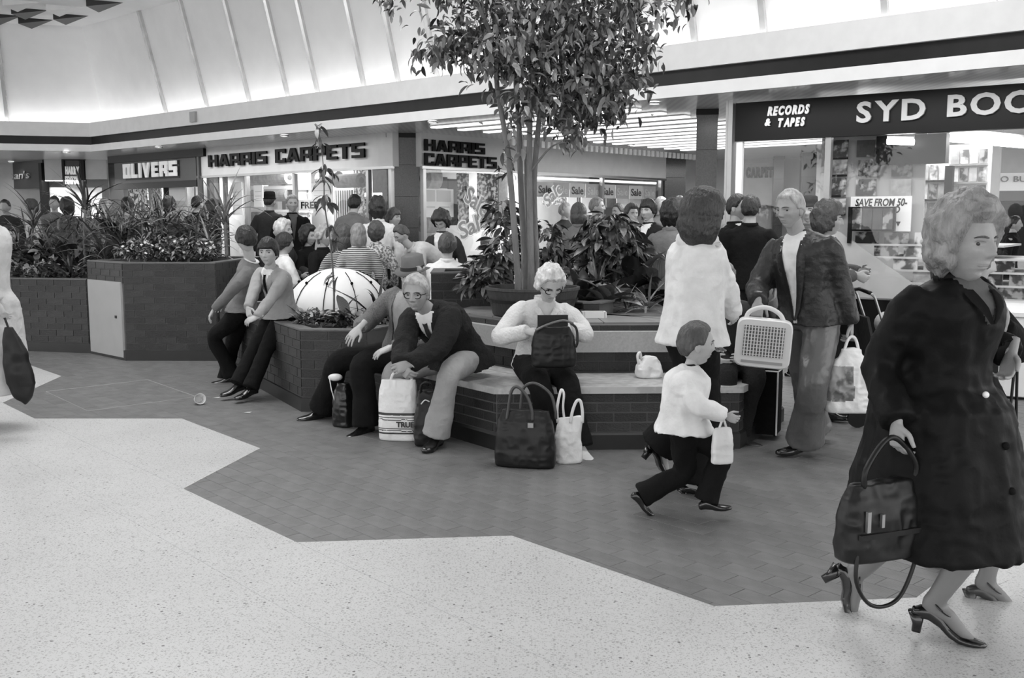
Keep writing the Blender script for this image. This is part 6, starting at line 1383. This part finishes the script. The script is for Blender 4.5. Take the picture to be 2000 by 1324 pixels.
# --- planting round the tree
bush('leafy bush left of the tree tub', 'plant', [(955, 530, 42, 36), (985, 490, 34, 34), (930, 555, 26, 20)], 8.45, 430, .12, 'oval', 120, None, (-1.0, .7), .010)
bush('tall airy bush behind the tree trunks', 'plant', [(980, 420, 30, 36), (1065, 470, 36, 46), (1075, 525, 44, 38)], 8.9, 420, .12, 'oval', 100, None, (-1.1, .5), .010)
bush('dense bushy plant with drooping oval leaves right of the tree', 'plant', [(1190, 460, 62, 46), (1220, 500, 58, 36), (1160, 505, 44, 36)], 9.3, 620, .15, 'oval', 160, [0, 0, 1, 3, 3, 2], (-1.3, .2), .012)
for (x, y, Y, n, L, kind, ms, l) in ((1140, 585, 8.5, 16, .34, 'oval', None, 'leafy plant low beside the tub on its right'), (1185, 592, 8.4, 18, .36, 'broad', None, 'pale broad-leaved plant in the middle of the raised bed'), (1225, 596, 8.35, 20, .36, 'strap', [0, 1, 2], 'spiky low plant near the front of the raised bed'), (1265, 598, 8.4, 18, .36, 'strap', [1, 2], 'spiky low plant beside the cream coat'), (1285, 560, 8.9, 12, .38, 'broad', None, 'big striped-leaved plant half hidden by the cream coat'), (1110, 575, 8.6, 14, .34, 'oval', [0, 1], 'dark leafy plant close behind the tub'), (1240, 560, 9.0, 18, .40, 'oval', [0, 3], 'dark leafy plant under the dense bushy one'), (1165, 560, 8.9, 16, .40, 'strap', [0, 1], 'thin-leaved plant under the dense bushy one, left side')):
    plant(l, 'plant', x, y, Y, kind, n, L, (.1, 1.3), mats=ms)
# --- white parasol dome in the low planter
um = thing('parasol', 'open white parasol with dark-tipped ribs standing on the low planter soil', 'parasol', A(662, 612, 9.35)); um.location.z = .64
pr = [(.50 * math.cos(a), .44 * math.sin(a)) for a in np.linspace(0.02, PI / 2 - .02, 9)]
MB().lathe(pr, 30, cap=False).build('canopy', mat('parasol_cloth', .82, .8, .03), um, True)
for k in range(10):
    a = 2 * PI * k / 10 + .2; rb = MB().tube([(r * 1.012 * math.cos(a), r * 1.012 * math.sin(a), z * 1.012) for r, z in pr[:7]], .004, 5).build('rib', C_BLACK, um); c = pr[4]; MB().sphere((c[0] * 1.02 * math.cos(a), c[0] * 1.02 * math.sin(a), c[1] * 1.02), .014, 8, 6).build('rib_tip', C_BLACK, um)
MB().tube([(0, 0, -.01), (0, 0, .46)], .012, 8).build('pole', M_METAL, um)
# ---------------------------------------------------------------- bags and other things carried or set down
M_PLAS = mat('white_plastic', .72, .35, .06, 8, .35, 22); M_BAGB = mat('black_leather', .005, .42, .08, 4, .05, 18, spec=.35); M_BAGD = mat('dark_bag', .008, .45, .08, 4, .12, 20, spec=.3); M_CREAMP = mat('cream_plastic', .62, .4, .03)
def bag(name, label, cat, c, w, d, h, rz, m, top=.8, seed=1, wr=.012, pinch=.5, mats=None, fmat=None, vox=.008, drop=0.0, lean=(0, 0)):
    """soft bag standing at c: rings from a rounded base to a pinched mouth"""
    t = thing(name, label, cat, c, rz); rings = []
    for q, a, b in ((0, .90, .85), (.02, .97, .95), (.25, 1.0, 1.0), (.55, .97, .92), (.8, (1 + top) / 2, (1 + pinch) / 2), (.95, top, pinch), (1.0, top * .98, pinch * .85)):
        rings.append(ellipse_ring(np.array((lean[0] * q, lean[1] * q, h * q)), np.array((w / 2 * a, 0, 0)), np.array((0, d / 2 * b, 0)), 28, 3.2))
    v, f = rings_geo(rings); q, g = bake(v, f, vox, 2); nr = normals_np(q, g); k = np.clip(q[:, 2] / .04, 0, 1)
    q = q + nr * ((vnoise(q * np.array((1, 1, .5)), 14, seed) * wr + (.3 - np.abs(vnoise(q, 26, seed + 2))) * wr * .9) * k)[:, None]
    fm = None
    if fmat: fm = [fmat(q[list(x)].mean(0)) for x in g]
    me = shade(q, g, 'body', m, None, True, mats, fm); me.parent = t; return t
def handle(t, pts, r, m, flat=1.0, name='handle'):
    vs, fs = tube_geo([Vector(p) for p in catmull(pts, 5)], r, 8, flat); o = new_obj(name, mesh_of(name, vs, fs, m, True), t); return o
# black shopping bag by the woman
c = G(1026, 910); t = bag('shopping_bag', 'big black shopping bag with two looped handles beside the seated woman', 'bag', c, .39, .16, .36, D(-12), M_BAGB, .80, 3, .006, .5)
for yy, x0, x1, hh in ((-.045, -.10, .02, .15), (.045, -.04, .15, .16)): handle(t, [(x0 - .01, yy, .30), (x0, yy, .36), (x0 + .02, yy, .36 + hh * .8), ((x0 + x1) / 2, yy, .36 + hh), (x1 - .0, yy, .36 + hh * .6), (x1 + .03, yy, .36), (x1 + .035, yy, .30)], .010, mat('handle_leather', .05, .35, .1))
MB().box((.05, -.086, .28), (.035, .01, .03)).build('clasp', M_METAL, t)
def vest_handles(t, w, h, hh, m, dy=.02):
    for s in (-1, 1): handle(t, [(s * w * .46, 0, h * .93), (s * w * .42, -dy, h + hh * .5), (s * w * .30, 0, h + hh), (s * w * .16, dy, h + hh * .5), (s * w * .14, 0, h * .93)], [(.012, .004)] * 21, m)
c = G(1111, 903); t = bag('carrier_bag', 'tall white plastic carrier bag beside the black shopping bag', 'bag', c, .17, .10, .30, D(10), M_PLAS, .95, 5, .010, .4)
handle(t, [(-.075, 0, .26), (-.08, -.01, .36), (-.06, 0, .45), (-.045, .01, .47), (-.035, 0, .44), (-.04, 0, .36), (-.03, 0, .27)], .009, M_PLAS, .5); handle(t, [(.0, -.03, .26), (.015, -.03, .34), (.04, -.03, .40), (.065, -.03, .40), (.078, -.03, .34), (.08, -.03, .26)], .010, M_PLAS, .5)
# bags between the old man's feet
c = G(780, 858); M_PR = mat('print_dark', .03, .4, .1)
def stripes(p):
    z = p[2]; return 1 if (p[1] < .02 and ((.185 < z < .200) or (.165 < z < .172) or (.150 < z < .156) or (.05 < z < .062) or (.072 < z < .078) or (.088 < z < .093))) else 0
t = bag('carrier_bag', 'white printed carrier bag with dark stripes between the old man\'s feet', 'bag', c, .29, .14, .43, D(-8), M_PLAS, .86, 6, .006, .5, [M_PLAS, M_PR], stripes, .006)
me = text_mesh('TRUEF', .052, M_PR, .002, .002, 0, 'CENTER'); o = new_obj('lettering', me, t); o.rotation_euler = (PI / 2, 0, 0); o.location = (0, -.078, .105)
handle(t, [(-.06, 0, .41), (-.03, -.02, .47), (.03, -.03, .49), (.09, -.02, .46), (.10, 0, .40)], .010, M_PLAS, .6)
c = G(838, 869); t = bag('holdall', 'black crumpled bag leaning on the printed carrier bag', 'bag', c, .20, .15, .38, D(-10), M_BAGD, .7, 7, .009, .5); handle(t, [(-.05, -.02, .36), (-.03, -.05, .43), (.03, -.06, .44), (.06, -.02, .36)], .009, M_BAGD)
handle(t, [(-.03, -.085, .30), (.0, -.095, .33), (.03, -.09, .32)], .004, M_WHITE, 1, 'tie_cord')
c = G(672, 832); t = bag('dark_bag', 'glossy dark bag between the legs of the man in the hat', 'bag', c, .17, .14, .33, D(-30), mat('black_plastic', .006, .3, .08, 4, .1, 18), .6, 8, .008, .5)
c = A(655, 742, 7.34); t = thing('paper_bundle', 'small white bundle on top of the glossy dark bag', 'bundle', c); b = MB(); b.sphere((0, 0, .02), 1, 14, 8, sc=(.055, .04, .028)); b.build('wrapping', M_PLAS, t, True); handle(t, [(-.04, -.02, .02), (-.02, -.06, -.06), (.0, -.06, -.14)], .004, M_PLAS, 1, 'string')
# black handbag open on the woman's lap
c = A(1082, 716, 6.50); t = bag('handbag', 'black frame handbag standing open on the seated woman\'s lap', 'bag', c, .30, .12, .27, D(6), M_BAGB, .74, 9, .008, .45); t.rotation_euler.y = 0
MB().box((-.01, -.0, .305), (.20, .022, .075)).build('flap', M_BAGD, t); handle(t, [(-.13, -.035, .245), (-.05, -.045, .285), (.05, -.045, .31), (.12, -.035, .29)], .008, mat('handle_grey', .12, .3, .1), 1, 'frame_bar'); handle(t, [(.11, .0, .29), (.145, -.02, .25), (.15, -.03, .17), (.14, -.03, .13)], .009, M_BAGB, .5, 'strap')
# handbag of the nearest woman
c = A(1718, 1085, 3.30); t = bag('handbag', 'large black leather handbag hanging from the nearest woman\'s hand', 'bag', c, .36, .14, .27, D(22), M_BAGB, .8, 10, .010, .5, drop=.1)
handle(t, [(-.10, -.02, .25), (-.09, -.02, .32), (.0, 0, .40), (.06, 0, .40), (.12, -.02, .32), (.12, -.02, .25)], .010, M_BAGB)
handle(t, [(-.14, -.05, .05), (-.15, -.06, -.05), (-.10, -.06, -.13), (-.03, -.06, -.155), (.04, -.06, -.13), (.09, -.06, -.04), (.12, -.05, .05)], .007, M_BAGB, 1, 'strap'); MB().box((-.115, -.066, .15), (.014, .012, .07)).build('buckle', M_METAL, t); MB().box((-.06, -.07, .15), (.012, .012, .045)).build('buckle', M_METAL, t); MB().box((.0, -.07, .10), (.30, .012, .018)).build('seam_band', M_BAGD, t)
# second woman's bag
c = A(1972, 912, 3.80); t = bag('small_bag', 'small dark bag at the right edge beyond the dark coat', 'bag', c, .12, .06, .12, D(40), M_BAGD, .9, 11, .006, .5); handle(t, [(-.04, 0, .11), (-.02, 0, .30), (0, 0, .50), (.02, 0, .30), (.04, 0, .11)], .006, M_BAGD, 1, 'strap')
# dark cloth bag of the pale coat at the left edge
c = A(44, 792, 7.0); t = thing('cloth_bag', 'dark pointed cloth bag hanging beside the pale coat at the left edge', 'bag', c); rr = []
for z, w, d, ox in ((0, .012, .01, .02), (.06, .06, .03, .01), (.16, .105, .045, .0), (.30, .10, .05, -.02), (.42, .075, .045, -.04), (.53, .05, .035, -.06), (.57, .03, .03, -.065)): rr.append(ellipse_ring(np.array((ox, 0, z)), np.array((w, 0, 0)), np.array((0, d, 0)), 20, 2.6))
v, f = rings_geo(rr); q, g = bake(v, f, .009, 1); q = q + normals_np(q, g) * (vnoise(q, 13, 3) * .012)[:, None]; o = shade(q, g, 'body', M_BAGD, None); o.parent = t; handle(t, [(-.065, 0, .55), (-.08, 0, .60), (-.09, 0, .63)], .008, M_BAGD)
# fan heater in the man's hand
c = A(1486, 716, 6.10); t = thing('fan_heater', 'cream plastic fan heater with a slotted grille in the man\'s hand', 'heater', c, D(-14)); w, d, h = .335, .13, .30
t.rotation_euler = (0, D(4), D(-14))
sh = []
for yy, k in ((-d / 2, .955), (-d / 2 + .012, 1), (d / 2 - .012, 1), (d / 2, .955)):
    sh.append(ellipse_ring(np.array((0, yy, h / 2)), np.array((w / 2 * k, 0, 0)), np.array((0, 0, h / 2 * k)), 40, 7))
v, f = rings_geo(sh); b = MB(); b.add(v.tolist(), f); b.build('casing', M_CREAMP, t)
MB().box((0, -d / 2 - .002, h / 2 + .015), (w * .72, .006, h * .62)).build('grille_recess', mat('grille_grey', .13, .5, .05), t)
for i in range(13): MB().box((-w * .36 + w * .72 * (i + .5) / 13, -d / 2 - .007, h / 2 + .015), (.007, .008, h * .62)).build('grille_bar', M_CREAMP, t)
for i in range(9): MB().box((0, -d / 2 - .006, h / 2 + .015 - h * .31 + h * .62 * (i + .5) / 9), (w * .72, .006, .004)).build('grille_bar', M_CREAMP, t)
MB().box((0, -d / 2 - .002, .035), (w * .74, .006, .016)).build('label_strip', mat('strip_grey', .3, .5, .05), t)
handle(t, [(-.12, 0, h - .01), (-.10, 0, h + .035), (-.04, 0, h + .065), (.02, 0, h + .065), (.08, 0, h + .035), (.11, 0, h - .01)], .014, M_CREAMP, .8)
# plastic bag in his other hand
c = A(1658, 804, 6.24); M_PIC = pattern_mat('bag_print', .10, .32, 'noise', 12, .5)
t = bag('plastic_bag', 'bulging white plastic bag with a printed panel in the man\'s other hand', 'bag', c, .31, .16, .40, D(0), M_PLAS, .42, 12, .014, .35, [M_PLAS, M_PIC], lambda p: 1 if (-.15 < p[0] < .0 and p[1] < .01 and .08 < p[2] < .30) else 0); handle(t, [(-.05, 0, .38), (-.02, 0, .47), (.02, 0, .47), (.05, 0, .38)], .010, M_PLAS)
# dark shopping trolley
c = G(1478, 852); t = thing('shopping_trolley', 'dark shopping trolley bag with pale piping behind the toddler', 'trolley', c, D(-25)); b = MB(); 
MB().box((0, 0, .27), (.30, .20, .46)).build('bag_body', C_BLACK, t); MB().box((0, 0, .515), (.31, .21, .03)).build('lid', M_BAGD, t)
PI_ = [(-.15, -.10, .05), (-.15, -.10, .50), (.15, -.10, .50), (.15, -.10, .05)]
for a, b2 in (((.152, -.102, .04), (.152, -.102, .49)), ((.152, -.102, .49), (-.152, -.102, .49)), ((.152, -.102, .49), (.152, .10, .49))): MB().tube([a, b2], .006, 6).build('piping', M_WHITE, t)
for s in (-1, 1): o = MB().lathe([(.035, -.012), (.04, -.008), (.04, .008), (.035, .012)], 14, M=Matrix.Translation((s * .12, .06, .04)) @ Matrix.Rotation(PI / 2, 4, 'Y')).build('wheel', M_BLACK, t)
for s in (-1, 1): MB().tube([(s * .10, .105, .05), (s * .10, .105, .72)], .008, 6).build('frame_tube', M_METAL, t)
MB().tube([(-.10, .105, .72), (.10, .105, .72)], .010, 6).build('handle', M_METAL, t)
# white bag on the bench, paper bag of the toddler, litter
c = A(1268, 732, 6.95); c.z = .431; t = bag('carrier_bag', 'crumpled white bag lying on the bench beside the cream coat', 'bag', c, .19, .14, .15, D(10), M_PLAS, .6, 14, .016, .5); handle(t, [(-.06, 0, .13), (-.08, -.03, .18), (-.10, -.04, .16), (-.09, -.04, .10)], .010, M_PLAS)
c = A(1410, 905, 4.90); t = bag('paper_bag', 'small white paper bag dangling from the toddler\'s hand', 'bag', c, .12, .06, .19, D(12), M_PLAS, .8, 15, .008, .4); handle(t, [(-.02, 0, .18), (0, 0, .225), (.02, 0, .18)], .006, M_PLAS)
c = G(389, 789); t = thing('paper_cup', 'crumpled white paper cup lying on the pavers', 'litter', c, D(30)); b = MB(); M_ = Matrix.Translation((0, 0, .042)) @ Matrix.Rotation(D(78), 4, 'X'); b.lathe([(.03, -.05), (.034, -.04), (.044, .045), (.047, .05), (.043, .046), (.03, -.03)], 20, M=M_, cap=False); o = b.build('cup_wall', M_PLAS, t, True); b = MB(); b.lathe([(.03, -.045), (.001, -.044)], 16, M=M_); b.build('cup_base', M_PLAS, t)
for (x, y, l) in ((424, 777, 'tiny white paper scrap by the paper cup'), (484, 806, 'tiny white paper scrap before the boys')): c = G(x, y); o = MB().add([(-.03, -.01, .004), (.02, -.015, .003), (.03, .012, .006), (-.01, .018, .003)], [(0, 1, 2, 3)]).build('paper_scrap', M_PLAS, loc=c); tag(o, l, 'litter')
# pushchair with a bundled load
c = A(1690, 780, 7.45); c.z = 0; t = thing('pushchair', 'folding pushchair loaded with a checked bundle beside the hatted woman', 'pushchair', c)
def tb(name, pts, r=.010, m=M_METAL): vs, fs = tube_geo([Vector(p) for p in pts], r, 6); new_obj(name, mesh_of(name, vs, fs, m, True), t)
for s in (-1, 1):
    y = s * .19; tb('frame_tube', [(-.06, y, 1.00), (-.03, y, .97), (.28, y, .10)]); tb('frame_tube', [(.34, y, .62), (-.12, y, .10)]); tb('seat_tube', [(-.02, y, .42), (.28, y, .40)])
    for x in (-.12, .28): o = MB().lathe([(.055, -.012), (.075, -.012), (.075, .012), (.055, .012)], 18, M=Matrix.Translation((x, y, .078)) @ Matrix.Rotation(PI / 2, 4, 'X')).build('wheel', M_BLACK, t); MB().lathe([(.055, -.004), (.001, -.004)], 12, M=Matrix.Translation((x, y, .078)) @ Matrix.Rotation(PI / 2, 4, 'X')).build('hub', M_METAL, t)
tb('push_bar', [(-.06, -.19, 1.0), (-.08, 0, 1.02), (-.06, .19, 1.0)], .014, M_BLACK)
MB().box((.13, 0, .42), (.32, .36, .02)).build('seat', C_CHAR, t); b = MB(); M_ = Matrix.Translation((-.02, 0, .62)) @ Matrix.Rotation(D(-14), 4, 'Y'); b.box((0, 0, 0), (.02, .36, .42), M=M_); b.build('backrest', C_CHAR, t)
ld = thing('blanket_bundle', 'checked pale bundle on the pushchair seat', 'bundle', c + Vector((.13, 0, .44))); b = MB(); b.sphere((0, 0, .12), 1, 18, 12, sc=(.14, .15, .125)); q = np.array(b.v); q = q + normals_np(q, b.f) * (vnoise(q, 12, 4) * .02)[:, None]; o = shade(q, b.f, 'blanket', pattern_mat('check_cloth', .12, .5, 'check', 18, .9), None); o.parent = ld
b = MB(); b.sphere((0, 0, .32), 1, 16, 10, sc=(.085, .085, .09)); o = b.build('bonnet', C_PALE, ld, True)

bpy.data.scenes.remove(TMP)
